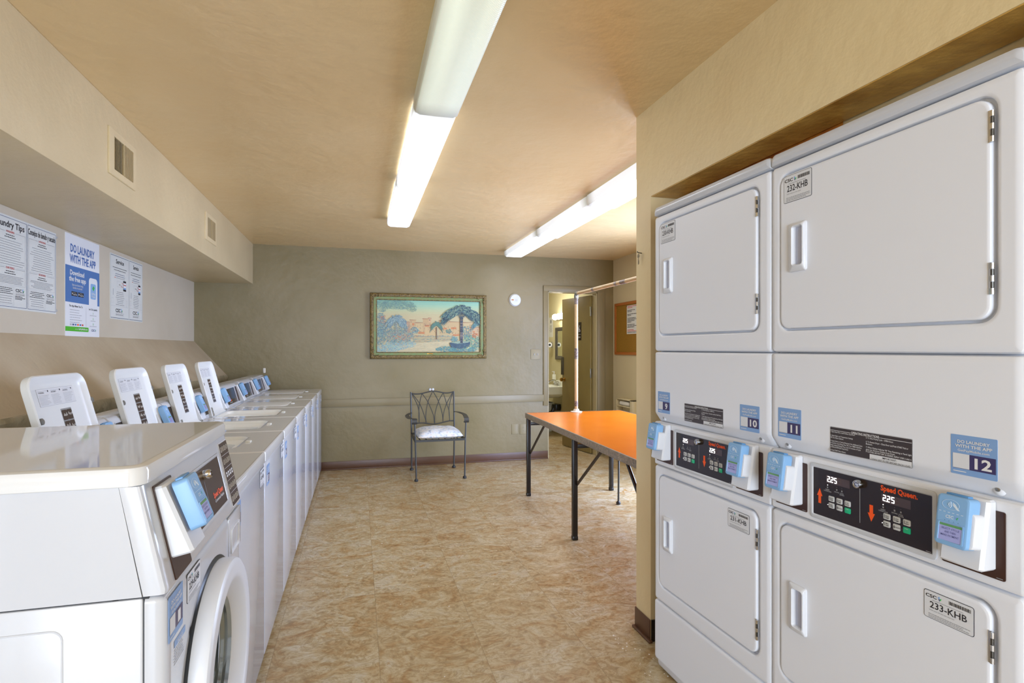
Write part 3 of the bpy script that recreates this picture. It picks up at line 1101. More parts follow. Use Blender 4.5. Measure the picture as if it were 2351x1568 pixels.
def top_load_washer(loc, num, code, label, opened):
    """local frame: x right, front at y = 0, body toward +y"""
    T = thing('washing_machine', label, 'washing machine', loc, R(90), 'top-loading washers along the left wall')
    w = .646
    x0 = .002
    key = 'open' if opened else 'closed'
    if key not in WASH:
        parts = []
        b = MB()
        b.box(x0, w, .004, .70, .03, .8745, 'enamel', .012, 3)
        for x in (.05, w - .05):
            for y in (.06, .62):
                b.cyl((x, y, 0), (x, y, .035), .02, 'rubber_black', 12)
        parts.append((b, 'cabinet', None))
        # worktop
        b = MB()
        def out(i, z):
            return [(p[0], p[1], z) for p in rr(x0 - .001 + i, w + .001 - i, i, .705 - i, max(.014 - i, 1e-4), 7)]
        hole = (.126, .496, .152, HY - .01)
        def inn(i, z, r=.05):
            return [(p[0], p[1], z) for p in rr(hole[0] + i, hole[1] - i, hole[2] + i, hole[3] - i, max(r - i, 1e-4), 7)]
        outer = [out(.002, .877), out(0, .879), out(0, .912), out(.003, .919), out(.008, .9215), out(.012, .9205), out(.016, .9205)]
        if opened:
            b.loft(outer + [inn(-.018, .9205), inn(-.012, .9205), inn(-.006, .919), inn(0, .912)], 'enamel_top', True, False)
            # grip bump beside the opening
            b.box(.28, .32, .108, .132, .918, .927, 'plastic_bowl', .004)
            parts.append((b, 'worktop', None))
            b = MB()
            def circ(r, z, cx_=.311, cy_=.335):
                P = []
                base = inn(0, z)
                for p in base:
                    a_ = math.atan2(p[1] - cy_, p[0] - cx_)
                    P.append((cx_ + r * math.cos(a_), cy_ + r * math.sin(a_), z))
                return P
            b.loft([inn(-.004, .9185), inn(.004, .912), inn(.010, .903), circ(.170, .890), circ(.165, .880), circ(.166, .86)], 'plastic_bowl', False, False)
            parts.append((b, 'tub_ring', None))
            b = MB()
            b.loft([circ(.166, .862), circ(.215, .84), circ(.215, .55), circ(.06, .54), circ(.055, .62)], 'steel_dark', False, True)
            parts.append((b, 'tub', None))
        else:
            b.loft(outer, 'enamel_top', True, True)
            b.box(.285, .315, .112, .140, .918, .926, 'plastic_lid', .003)
            parts.append((b, 'worktop', None))
        # console at the rear
        b = MB()
        L = []
        for x, i in ((x0, .006), (x0 + .006, 0), (w - .006, 0), (w, .006)):
            L.append([(x, .548 + i, .921), (x, .552 + i, .935), (x, .590 + i, 1.07 - i), (x, .600 + i, 1.083 - i), (x, .612, 1.089 - i), (x, .70 - i, 1.089 - i), (x, .706 - i, 1.08), (x, .706 - i, .921)])
        b.loft(L, 'enamel')
        parts.append((b, 'console', None))
        # dark display panel on the sloping face
        FM = Matrix.Translation((0, .5515, .934)) @ Matrix.Rotation(-math.atan2(.038, .135), 4, 'X')
        b = MB()
        b.M = FM
        b.frame((.045, .405, .004, .132, .004), (.05, .40, .008, .128, .002), [('o', 0, .002), ('o', 0, -.002), ('i', -.002, -.002), ('i', 0, -.0005), ('i', 0, .001)], 'bezel', 3)
        b.quad(.049, .401, .007, .129, -.0004, 'panel_brown')
        b.text('Speed Queen', .12, .030, -.0010, .020, 'orange_ink', 'l', 2.2, width=.085)
        b.text('Commercial Washer', .12, .017, -.0010, .0105, 'white_ink', 'l', .5, width=.095)
        parts.append((b, 'display_panel', None))
        b = MB()
        b.M = FM
        b.plate(.425, .625, .006, .130, -.001, .002, .003, 'plate_brown', .0004)
        parts.append((b, 'mounting_plate', None))
        # lid
        b = MB()
        lean = R(-14.5) if opened else R(90)
        if opened:
            LM = Matrix.Translation((0, HY, HZ)) @ Matrix.Rotation(lean, 4, 'X') @ Matrix.Rotation(PI, 4, 'Z') @ Matrix.Translation((-.614, -.028, 0))
        else:
            LM = Matrix.Translation((0, HY - .002, HZ + .0012)) @ Matrix.Rotation(R(90), 4, 'X') @ Matrix.Scale(-.30, 4, (0, 1, 0))
        b.M = LM
        lid_mesh(b, not opened)
        parts.append((b, 'lid', None))
        if opened:
            b2 = MB()   # warning sticker
            b2.M = Matrix.Translation((0, HY, HZ)) @ Matrix.Rotation(lean, 4, 'X')
            xl, xr = .185, .425
            b2.plate(xl, xr, .268, .328, .0174, .018, .002, 'light_grey_ink', n=2)
            b2.plate(xl + .001, xr - .001, .269, .327, .0170, .018, .002, 'sticker_white', n=2)
            for k, t in enumerate(('WARNING', 'AVERTISSEMENT', 'ADVERTENCIA')):
                xa = xl + .006 + .078 * k
                b2.text(t, xa + .002, .312, .0166, .008, 'grey_ink', 'l', 1, width=.035)
                b2.quad(xa, xa + .058, .320, .321, .0166, 'light_grey_ink')
                b2.lathe([(0, 0), (.0035, 0)], (xa + .062, .0166, .319), 'black_ink', 6)
                b2.lines(xa, xa + .064, .308, .272, 9, .0166, 'light_grey_ink', .0012, seed=k, full=.95)
            parts.append((b2, 'warning_label', 'lid'))
            b2 = MB()   # laundry symbol strip
            b2.M = Matrix.Translation((0, HY, HZ)) @ Matrix.Rotation(lean, 4, 'X')
            b2.plate(.300, .372, .085, .251, .0174, .018, .002, 'icon_grey', n=2)
            rg2 = random.Random(9)
            for r_ in range(4):
                for c in range(2):
                    xa, za = .3025 + .0345 * c, .089 + .0402 * r_
                    b2.plate(xa, xa + .0325, za, za + .036, .0168, .0175, .004, 'plate_brown', n=3)
                    for q in range(3):
                        px, pz = xa + .006 + .009 * q, za + .012 + rg2.uniform(0, .006)
                        P_ = [(px, .0164, pz), (px + rg2.uniform(.002, .006), .0164, pz + rg2.uniform(.006, .012)), (px + .006, .0164, pz - .001)]
                        b2.tube(P_, .0009, 'white_ink', 4)
            parts.append((b2, 'symbol_label', 'lid'))
            b2 = MB()
            b2.M = Matrix.Translation((0, HY, HZ)) @ Matrix.Rotation(lean, 4, 'X')
            b2.lathe([(.011, 0), (.011, .006), (.008, .008), (0, .008)], (.152, .014, .222), 'rubber_grey', 14)
            parts.append((b2, 'rubber_bumper', 'lid'))
            b2 = MB()
            b2.M = Matrix.Translation((0, HY, HZ)) @ Matrix.Rotation(lean, 4, 'X')
            b2.lathe([(.011, 0), (.011, .006), (.008, .008), (0, .008)], (.505, .006, .262), 'rubber_grey', 14)
            parts.append((b2, 'rubber_bumper', 'lid'))
            for x in (.126, .488):
                b2 = MB()
                b2.M = Matrix.Translation((0, HY, HZ)) @ Matrix.Rotation(lean, 4, 'X')
                b2.plate(x - .004, x + .010, .004, .062, -.006, .0, .004, 'steel', .001)
                for z in (.014, .034, .052):
                    b2.lathe([(.003, 0), (.003, .001), (0, .001)], (x + .003, -.006, z), 'rubber_black', 8)
                parts.append((b2, 'hinge', 'lid'))
        objs = {}
        rec = []
        for (bb, nm, par) in parts:
            q = bb.build(nm, objs[par] if par else T)
            if nm not in objs:
                objs[nm] = q
            rec.append((q, par))
        WASH[key] = rec
    else:
        new = {}
        for (q, par) in WASH[key]:
            c = q.copy()
            COL.objects.link(c)
            c.parent = new[par] if par else T
            base = q.name.split('.')[0]
            if base not in new:
                new[base] = c
    # a little triangular slot in the console top
    card_reader(T, (.525, .5505, .93), -math.atan2(.038, .135)).scale = (1, .85, 1)
    app_sticker(T, .055, .137, .757, .848, .0038, num)
    asset_tag(T, .53, .63, .79, .862, .0038, code)
    return T


wl = {2: 'white top-loading washer with its lid up, directly behind the near front-loading machine',
      3: 'white top-loading washer with its lid up, second of the four open ones from the camera',
      4: 'white top-loading washer with its lid up, third of the four open ones from the camera',
      5: 'white top-loading washer with its lid up, farthest of the four open ones',
      6: 'white top-loading washer with a closed lid, next to the farthest open one',
      7: 'white top-loading washer with a closed lid, middle of the three closed ones',
      8: 'white top-loading washer with a closed lid, standing against the back wall'}
for k in range(2, 9):
    top_load_washer((-.388, 1.98 + .65 * (k - 2), 0), str(k), '-KHB', wl[k], k <= 5)

# ------------------------------------------------------------------ front-loading washer nearest the camera
T = thing('washing_machine', 'white front-loading washer with round door, nearest the camera, numbered 1', 'washing machine', (-.3485, 1.19, 0), R(90))
w = .683
b = MB()
b.box(0, w, .0385, .70, .03, .903, 'enamel', .006, 2)
b.loft([[(x, y0, .9055), (x, y1, 1.112), (x, .70, 1.112), (x, .70, .9055)] for x, y0, y1 in ((0, .0405, .0785), (w, .0405, .0785))], 'enamel')
for x in (.05, w - .05):
    for y in (.08, .64):
        b.cyl((x, y, 0), (x, y, .035), .02, 'rubber_black', 12)
b.box(.004, w - .004, .08, .69, .06, 1.12, 'seam_dark')
b.box(.004, w - .004, .03, .09, .06, .912, 'seam_dark')
# pressed panel outline on the side
b.M = Matrix.Translation((0, 0, 0)) @ Matrix.Rotation(R(-90), 4, 'Z')
b.frame((-.62, -.165, .12, .862, .02), (-.616, -.169, .124, .858, .018), [('o', 0, .0001), ('o', .001, -.0012), ('i', -.001, -.0012), ('i', 0, .0001)], 'enamel', 4)
b.M = Matrix.Identity(4)
b.build('cabinet', T)
# front panel wrapped round the corner, with the round door hole
DC = (.345, .59)
b = MB()
n = 48


def hole_loop(r, y):
    P = []
    for p in rr(0, w, .045, .903, .012, 11):
        a = math.atan2(p[1] - DC[1], p[0] - DC[0])
        P.append((DC[0] + r * math.cos(a), y, DC[1] + r * math.sin(a)))
    return P


def ol(i, y):
    return [(p[0], y, p[1]) for p in rr(i, w - i, .045 + i, .903 - i, max(.012 - i, 1e-4), 11)]


b.loft([ol(0, .0365), ol(0, .022), ol(.003, .010), ol(.010, .003), ol(.02, 0), ol(.03, 0), hole_loop(.27, 0), hole_loop(.262, 0), hole_loop(.255, .004), hole_loop(.25, .012), hole_loop(.2, .014)], 'enamel', False, False)
b.build('front_panel', T)
b = MB()
b.box(.004, w - .004, .012, .05, .012, .05, 'enamel', .004)
b.build('kick_panel', T)
# sloping console
b = MB()
L = []
for x, i in ((0, .012), (.003, .004), (.012, 0), (.02, 0), (w - .02, 0), (w - .012, 0), (w - .003, .004), (w, .012)):
    L.append([(x, i, .906), (x, i - .001, .915), (x, .042 + i, 1.112), (x, .078, 1.112), (x, .0765 - .038, .906)])
b.loft(L, 'enamel')
b.build('console', T)
b = MB()
b.slab(-.004, w + .004, .036, .702, 1.1125, 1.150, .035, 'enamel_top', .012, 8, .0015)
b.build('worktop', T)
FM = Matrix.Translation((0, -.0036, .909)) @ Matrix.Rotation(-math.atan2(.043, .197), 4, 'X')
b = MB()
b.M = FM
b.frame((.165, .545, .030, .172, .004), (.20, .535, .038, .164, .003), [('o', 0, .001), ('o', 0, -.0015), ('o', .003, -.0015), ('i', -.003, -.0012), ('i', 0, .0)], 'enamel', 3)
b.plate(.215, .532, .038, .164, -.0012, .002, .003, 'plate_brown')
b.text('Speed Queen', .412, .0735, -.0018, .020, 'orange_ink', 'l', 2.4, width=.098)
b.text('Commercial Washer', .416, .061, -.0018, .011, 'white_ink', 'l', .6, width=.095)
b.quad(.362, .3645, .076, .13, -.0018, 'grey_ink')
b.build('display_panel', T)
b = MB()
b.M = FM
b.lathe([(.012, 0), (.012, .014), (.010, .019), (.006, .020), (.006, .016), (0, .016)], (.368, -.001, .146), 'chrome', 22)
b.build('key_lock', T)
b = MB()
b.M = FM
b.plate(.048, .155, .004, .196, -.0012, .002, .004, 'plate_brown')
b.build('mounting_plate', T)
b = MB()
b.M = FM
b.plate(.570, .665, .006, .193, -.0008, .001, .003, 'white_ink', n=3)
b.plate(.5715, .6635, .0075, .1915, -.0012, .001, .003, 'plate_brown', n=3)
rg = random.Random(4)
for k in range(5):
    z = .010 + .0365 * k
    b.quad(.574, .661, z + .0345, z + .0352, -.0018, 'white_ink')
    for q in range(4):
        xx = .578 + .021 * q
        if k == 2:
            for aa in range(2):
                for bb in range(2):
                    b.quad(xx + .007 * aa, xx + .006 + .007 * aa, z + .009 + .008 * bb, z + .015 + .008 * bb, -.0018, 'white_ink')
        else:
            P_ = [(xx, -.0018, z + .010), (xx + rg.uniform(0, .006), -.0018, z + .024), (xx + .012, -.0018, z + .022), (xx + .010, -.0018, z + .009)]
            b.tube(P_, .0006, 'white_ink', 4, closed=(q % 2 == 0))
b.build('symbol_label', T)
card_reader(T, (.099, .006, .955), -math.atan2(.043, .197)).scale = (1.05, 1, 1)
app_sticker(T, .012, .100, .805, .893, -.0002, '1')
asset_tag(T, .13, .232, .829, .891, -.0002, '229-KHB')
b = MB()
b.quad(.045, .118, .780, .794, -.0006, 'sticker_blue')
b.lines(.045, .118, .778, .745, 6, -.0006, 'light_grey_ink', .0018, seed=8)
b.text('NOTICE', .081, .783, -.001, .009, 'white_ink', 'c', 1)
b.build('notice_sticker', T, flat=True)
# detergent drawer with its pull
b = MB()
b.plate(.522, .676, .782, .896, -.003, .002, .006, 'enamel', .002)
b.frame((.535, .64, .79, .862, .006), (.541, .634, .796, .856, .02), [('o', 0, -.002), ('o', .001, -.007), ('i', -.002, -.007), ('i', .0, -.003)], 'plastic_white', 4)
b.build('detergent_drawer', T)
# door
b = MB()
c = (DC[0], 0, DC[1])
b.lathe([(.256, -.010), (.257, -.002), (.250, .004), (.243, .006)], c, 'rubber_black', 64)
b.build('door_gasket', T)
b = MB()
b.lathe([(.243, .0), (.246, .008), (.246, .034), (.243, .041), (.236, .045), (.230, .0455), (.208, .046), (.200, .0455), (.194, .042), (.186, .034), (.166, .016), (.158, .006)], c, 'plastic_white', 64)
dr = b.build('door', T)
b = MB()
b.lathe([(.158, .012), (.150, .004), (.153, -.004), (.145, -.012), (.149, -.020), (.140, -.030), (.143, -.04), (.13, -.06)], c, 'glass_edge', 64)
b.lathe([(.13, -.06), (.10, -.075), (.0, -.082)], c, 'glass_dark', 64)
b.build('door_glass', dr)
b = MB()
b.plate(DC[0] - .215, DC[0] - .135, DC[1] - .11, DC[1] - .02, -.046, -.02, .012, 'plastic_white', .006)
b.build('door_handle', dr)

# ------------------------------------------------------------------ ceiling lamps
def ceiling_lamp(x, y, zb, bright, label, group, wd=.2):
    T = thing('ceiling_light', label, 'ceiling light', (x, y, HT), 0, group)
    hl = .607
    b = MB()
    b.box(-wd / 2 + .02, wd / 2 - .02, -hl + .004, hl - .004, -.022, 0, 'light_metal', .003)
    b.build('base', T)
    dep = HT - zb
    b = MB()
    def prof(yy, i):
        P = [(-wd / 2 + i, yy, -.012), (-wd / 2 + i, yy, -dep + .028), (-wd / 2 + .008 + i, yy, -dep + .01), (-wd / 2 + .028, yy, -dep + i), (0, yy, -dep - .001 + i), (wd / 2 - .028, yy, -dep + i), (wd / 2 - .008 - i, yy, -dep + .01), (wd / 2 - i, yy, -dep + .028), (wd / 2 - i, yy, -.012)]
        return P
    b.loft([prof(-hl, .006), prof(-hl + .008, 0), prof(hl - .008, 0), prof(hl, .006)], 'diffuser_bright' if bright else 'diffuser_dim', True, True, True)
    b.build('diffuser', T)
    return T


g1 = 'lamps in the row over the aisle'
ceiling_lamp(.343, 4.385, 2.432, True, 'lit fluorescent lamp at the far end of the ceiling row over the aisle', g1)
ceiling_lamp(.343, 3.163, 2.430, True, 'lit fluorescent lamp in the middle of the ceiling row over the aisle', g1)
ceiling_lamp(.343, 1.941, 2.424, False, 'dim fluorescent lamp with prismatic cover, nearest the camera on the ceiling', g1, .206)
g2 = 'lamps in the row over the folding table'
ceiling_lamp(1.745, 5.665, 2.432, True, 'lit fluorescent lamp at the far end of the ceiling row over the table', g2, .23)
ceiling_lamp(1.745, 4.440, 2.420, True, 'lit fluorescent lamp second from the far end of the row over the table', g2, .24)
ceiling_lamp(1.745, 3.215, 2.410, True, 'lit fluorescent lamp partly hidden by the pillar, nearest of the row over the table', g2, .25)

# ------------------------------------------------------------------ folding table
TR = R(-1.5)
T = thing('folding_table', 'long table with glossy orange top, taped grey edge and black steel legs', 'table', (1.497, 4.99, 0), TR)
TW, TL = .96, 2.46
b = MB()
b.box(.012, TW - .012, -TL + .012, -.012, .728, .7705, 'laminate')
b.build('tabletop', T)
b = MB()
b.loft([[(p[0], p[1], z) for p in rr(i, TW - i, -TL + i, -i, .012, 3)] for (i, z) in ((.012, .7712), (.002, .7712), (0, .768), (0, .727), (.003, .724), (.03, .724))], 'edge_tape', False, False)
b.build('edge_tape', T)
for (ly) in (-.015, -1.245, -2.40):
    for lx in (.032, TW - .10):
        b = MB()
        s_ = .018
        b.box(lx - s_, lx + s_, ly - s_, ly + s_, .02, .724, 'table_steel', .003)
        b.box(lx - s_ * 1.15, lx + s_ * 1.15, ly - s_ * 1.15, ly + s_ * 1.15, 0, .03, 'table_steel', .006)
        lg = b.build('leg', T)
        b = MB()
        sg = 1 if ly < -2 else -1
        b.tube([(lx + .012, ly + sg * .02, .40), (lx + .012, ly + sg * (.47 if ly > -2 else .33), .722)], .011, 'table_steel', 6)
        b.build('brace', lg)
    b = MB()
    b.box(.05, TW - .12, ly - .01, ly + .01, .655, .685, 'table_steel', .002)
    b.build('crossbar', T)

# hanging rail standing on the table
T = thing('hanging_rail', 'cream pipe clothes rail with taped bands standing on the orange table', 'clothes rail', (1.985, 4.925, .7712), 0)
b = MB()
b.lathe([(.055, 0), (.055, .006), (.03, .010), (.022, .03)], (0, 0, 0), 'rail_white', 24, axis='z', caps=(True, False))
b.build('floor_flange', T)
H = 1.115
b = MB(); b.cyl((0, 0, .02), (0, 0, H - .03), .0165, 'rail_cream', 16); b.build('post', T)
for (za, zb_) in ((.055, .105), (.50, .60), (H - .10, H - .045)):
    b = MB(); b.cyl((0, 0, za), (0, 0, zb_), .0175, 'rail_tape', 16); b.build('tape_band', T)
b = MB()
b.tube([(0, 0, H - .045), (0, 0, H - .02), (0, -.006, H - .006), (0, -.02, H), (0, -.05, H)], .0215, 'steel', 14)
b.build('elbow', T)
b = MB(); b.cyl((0, -.04, H), (0, -2.0, H + .004), .0165, 'rail_cream', 16); b.build('rail', T)
for (ya, yb) in ((-.38, -.42), (-.83, -.87), (-.93, -1.02), (-1.9, -2.0)):
    b = MB(); b.cyl((0, ya, H + .001), (0, yb, H + .001), .0175, 'rail_tape', 16); b.build('tape_band', T)
b = MB(); b.cyl((0, -2.0, 0.0), (0, -2.0, H + .004), .0165, 'rail_cream', 16); b.build('post', T)
b = MB(); b.lathe([(.055, 0), (.055, .006), (.03, .010), (.022, .03)], (0, -2.0, 0), 'rail_white', 24, axis='z', caps=(True, False)); b.build('floor_flange', T)


# ------------------------------------------------------------------ wrought-iron armchair
def bez(pts, n=12):
    """Catmull-Rom through points"""
    P = [Vector(p) for p in pts]
    P = [P[0] * 2 - P[1]] + P + [P[-1] * 2 - P[-2]]
    out = []
    for i in range(1, len(P) - 2):
        for k in range(n):
            t = k / n
            a, b_, c_, d_ = P[i - 1], P[i], P[i + 1], P[i + 2]
            out.append(0.5 * ((2 * b_) + (c_ - a) * t + (2 * a - 5 * b_ + 4 * c_ - d_) * t * t + (3 * b_ - a - 3 * c_ + d_) * t ** 3))
    out.append(P[-2])
    return out


def chair(loc, rz, label):
    T = thing('patio_chair', label, 'chair', loc, rz, None)
    m = 'chair_steel'
    yb = lambda z: .27 + max(0, z - .42) * .12      # back leans rearward
    for sx in (-1, 1):
        b = MB()
        b.tube(bez([(sx * .253, -.27, .02), (sx * .258, -.265, .25), (sx * .262, -.262, .42), (sx * .268, -.262, .60), (sx * .268, -.255, .63)], 5), .0085, m, 8)
        b.lathe([(.0, .0), (.019, .004), (.021, .014), (.017, .024), (.009, .03)], (sx * .253, -.27, 0), 'chair_foot', 14, axis='z')
        b.build('leg', T)
        b = MB()
        b.tube([(sx * .240, .285, .02), (sx * .243, .27, .42)], .0085, m, 8)
        b.lathe([(.0, .0), (.019, .004), (.021, .014), (.017, .024), (.009, .03)], (sx * .240, .285, 0), 'chair_foot', 14, axis='z')
        b.build('leg', T)
        # flat armrest strip with a scroll at the front
        b = MB()
        cl = bez([(sx * .246, .29, .645), (sx * .27, .20, .650), (sx * .312, .07, .640), (sx * .300, -.10, .632), (sx * .274, -.23, .643), (sx * .270, -.275, .640), (sx * .270, -.29, .615), (sx * .270, -.275, .592), (sx * .270, -.255, .60)], 6)
        loops = []
        for i, p in enumerate(cl):
            t = i / (len(cl) - 1)
            hw = .012 + .013 * min(1, t * 3)
            q = cl[min(i + 1, len(cl) - 1)] - cl[max(i - 1, 0)]
            q.normalize()
            side = Vector((1, 0, 0)) - q * q.x
            side.normalize()
            nn = q.cross(side) * .0025
            loops.append([p - side * hw - nn, p + side * hw - nn, p + side * hw + nn, p - side * hw + nn])
        b.loft(loops, m)
        b.build('armrest', T)
    b = MB()
    pts = [(-.262, -.262, .415), (.262, -.262, .415), (.244, .27, .415), (-.244, .27, .415)]
    for i in range(4):
        p, q = Vector(pts[i]), Vector(pts[(i + 1) % 4])
        d_ = (q - p).normalized()
        sd = d_.cross(Vector((0, 0, 1)))
        b.loft([[e + sd * .009 + Vector((0, 0, -.012)), e - sd * .009 + Vector((0, 0, -.012)), e - sd * .009 + Vector((0, 0, .010)), e + sd * .009 + Vector((0, 0, .010))] for e in (p, q)], m)
    for k in range(7):
        x = -.2 + .4 * k / 6
        b.box(x - .006, x + .006, -.255, .265, .406, .410, m)
    b.build('seat_frame', T)
    b = MB()
    f = lambda px, pz: ((px - 452) * .000703, yb(.87 - (pz - 80) * .000686), .87 - (pz - 80) * .000686)
    for sx in (-1, 1):
        b.tube([(sx * .243, .27, .40), (sx * .245, yb(.88), .876)], .0085, m, 8)
    b.tube([Vector(p) for p in bez([f(103, 88), f(170, 102), (f(260, 100)), f(360, 78), f(458, 62), f(560, 76), f(640, 94), f(720, 96), f(800, 78)], 5)], .007, m, 8)
    b.tube(bez([f(108, 582), f(200, 578), f(300, 578), f(400, 597), f(478, 602), f(560, 592), f(640, 574), f(720, 560), f(800, 562)], 5), .007, m, 8)
    for c_ in ([(118, 95), (200, 270), (230, 400), (230, 575)], [(125, 95), (245, 270), (320, 480), (342, 580)], [(280, 100), (240, 260), (228, 400), (228, 575)], [(284, 100), (375, 240), (458, 450), (474, 598)],
               [(455, 65), (375, 240), (338, 450), (342, 580)], [(462, 65), (548, 235), (605, 440), (614, 580)], [(625, 94), (548, 235), (488, 430), (480, 598)], [(628, 94), (680, 275), (715, 390), (726, 560)],
               [(785, 84), (680, 275), (628, 430), (612, 580)], [(788, 88), (735, 250), (715, 390), (726, 560)]):
        b.tube(bez([f(*p) for p in c_], 5), .0042, m, 6)
    b.build('backrest', T)
    return T


chair((.826, 6.08, 0), R(1.0), 'grey wrought-iron armchair standing against the back wall under the painting')
chair((2.475, 4.235, 0), R(-90), 'grey wrought-iron armchair tucked under the far side of the orange table')
# cushion
b = MB()
nx, ny = 22, 18
for s_ in (1, -1):
    V, F = [], []
    for j in range(ny + 1):
        for i in range(nx + 1):
            u, v = i / nx * 2 - 1, j / ny * 2 - 1
            e = (1 - abs(u) ** 3.2) * (1 - abs(v) ** 3.2)
            wob = .003 * math.sin(u * 9 + v * 3) + .003 * math.sin(v * 11 - u * 5)
            hgt = (.072 if s_ > 0 else .030) * max(e, 0) ** .45
            pin = 1 - .06 * (1 - abs(v) ** 2) * 0 - .03 * (abs(u * v) ** 2) * 0
            V.append((u * .236 * pin, v * .250, s_ * (hgt + wob * e)))
    for j in range(ny):
        for i in range(nx):
            a = j * (nx + 1) + i
            F.append((a, a + 1, a + nx + 2, a + nx + 1))
    b.add(V, F, 'cushion_cloth')
cu = b.build('seat_cushion', None, ang=80)
cu.location = (.83, 6.035, .452)
cu.rotation_euler = (0, 0, R(1))
tag(cu, 'pale floral cushion lying on the armchair below the painting', 'cushion')

# ------------------------------------------------------------------ framed painting
T = thing('framed_painting', 'framed painting of palm trees and pink villas, ornate green and gold frame', 'painting', (.13, BY - .002, 1.25), 0)
FW, FH = 1.36, .757
b = MB()
lp = lambda i, y: [(p[0], y, p[1]) for p in ((i, i), (FW - i, i), (FW - i, FH - i), (i, FH - i))]
b.loft([lp(0, 0), lp(0, -.03), lp(.006, -.042), lp(.018, -.048), lp(.036, -.044), lp(.042, -.034)], 'frame_gold', False, False)
b.loft([lp(.042, -.034), lp(.048, -.036), lp(.066, -.028), lp(.070, -.030)], 'frame_green', False, False)
b.loft([lp(.070, -.030), lp(.076, -.030), lp(.080, -.018), lp(.080, -.01)], 'frame_gold', False, False)
rg = random.Random(2)


def bead(x, z, r, y=-.045):
    V, F = [], []
    n_ = 6
    for (q, h) in ((1, 0), (.75, .6), (.0, .9)):
        for k in range(n_):
            V.append((x + r * q * math.cos(2 * PI * k / n_), y - r * h, z + r * q * math.sin(2 * PI * k / n_)))
    for j in range(2):
        for k in range(n_):
            F.append((j * n_ + k, j * n_ + (k + 1) % n_, (j + 1) * n_ + (k + 1) % n_, (j + 1) * n_ + k))
    b.add(V, F, 'frame_gold')


for k in range(96):
    x = .03 + (FW - .06) * k / 95
    for z in (.022, FH - .022):
        bead(x, z + .006 * math.sin(k * 1.3), .0062)
for k in range(52):
    z = .03 + (FH - .06) * k / 51
    for x in (.022, FW - .022):
        bead(x + .006 * math.sin(k * 1.3), z, .0062)
for (x, z) in ((.03, .03), (FW - .03, .03), (FW - .03, FH - .03), (.03, FH - .03)):
    sx, sz = (1 if x < .5 else -1), (1 if z < .4 else -1)
    for k in range(16):
        t = rg.uniform(0, .09)
        if k % 2:
            bead(x + sx * t, z + rg.uniform(-.012, .012), .011, -.046)
        else:
            bead(x + rg.uniform(-.012, .012), z + sz * t * .8, .011, -.046)
b.box(FW / 2 - .035, FW / 2 + .035, -.034, -.026, .053, .064, 'brass', .002)
b.build('picture_frame', T)
# the picture itself, laid down stroke by stroke (cw x ch metres)
CW, CH = FW - .156, FH - .156
PV, PF, PC = [], [], []
layer = [0]


def col(h, j=0.0, rg=random.Random(11)):
    c = lin(h)
    k = 1 + rg.uniform(-j, j)
    return (min(1, c[0] * k), min(1, c[1] * k * (1 + rg.uniform(-j, j) * .3)), min(1, c[2] * k * (1 + rg.uniform(-j, j) * .3)), 1)


def P2(px, py):
    return ((px - 275) / 1850 * CW, (1250 - py) / 940 * CH)


def pg(pts, c, c2=None):
    """polygon in photograph-of-the-picture coordinates; clipped to the canvas"""
    layer[0] += 1
    y = -layer[0] * 1.0e-6
    o = len(PV)
    for i, p in enumerate(pts):
        x, z = P2(*p)
        PV.append((min(max(x, 0), CW), y, min(max(z, 0), CH)))
        PC.append(c if c2 is None or i < len(pts) / 2 else c2)
    PF.append(tuple(range(o, o + len(pts))))


def stroke(x, y, dx, dy, wd, c):
    l = math.hypot(dx, dy) or 1
    nx_, ny_ = -dy / l * wd / 2, dx / l * wd / 2
    pg([(x + nx_, y + ny_), (x - nx_, y - ny_), (x + dx - nx_ * .4, y + dy - ny_ * .4), (x + dx + nx_ * .4, y + dy + ny_ * .4)], c)


pr = random.Random(21)
for i in range(10):
    y0, y1 = 310 + 40 * i, 310 + 40 * (i + 1)
    cs = ['#9FD3C4', '#A6D5C3', '#B4D8C0', '#C2D8BA', '#CFD6B2', '#D6D2AC', '#D9CDA8', '#DCCBA6', '#DCCBA6', '#D8C8A4']
    pg([(270, y0), (2130, y0), (2130, y1 + 1), (270, y1 + 1)], lin(cs[i]))
pg([(270, 700), (2130, 700), (2130, 1255), (270, 1255)], lin('#D3C3A0'))
for k in range(300):
    x, y = pr.uniform(275, 2125), pr.uniform(315, 640)
    stroke(x, y, pr.uniform(20, 60), pr.uniform(-6, 6), 12, col(cs[min(9, int((y - 310) / 40))], .05))
# villas
for (x0, y0, x1, y1, c) in ((320, 600, 420, 760, '#D8A88C'), (740, 700, 860, 900, '#C9A690'), (850, 665, 955, 900, '#D8B890'), (955, 715, 1120, 930, '#DCC096'), (1080, 640, 1230, 930, '#D6B48C'), (1180, 625, 1225, 700, '#DDB494'),
                            (1120, 760, 1330, 950, '#DDBE92'), (1370, 670, 1560, 930, '#D9BE96'), (1560, 690, 1760, 950, '#DABB92'), (1800, 700, 1990, 930, '#D8BE98'), (1930, 790, 2125, 950, '#D6B494')):
    pg([(x0, y0), (x1, y0), (x1, y1), (x0, y1)], col(c, .05))
    stroke(x0 - 8, y0, x1 - x0 + 16, 0, 12, col('#A8705C', .1))
    for q in range(12):
        wx, wy = pr.uniform(x0 + 8, x1 - 20), pr.uniform(y0 + 25, y1 - 40)
        pg([(wx, wy), (wx + 9, wy), (wx + 9, wy + 16), (wx, wy + 16)], col('#A08C7C', .2))
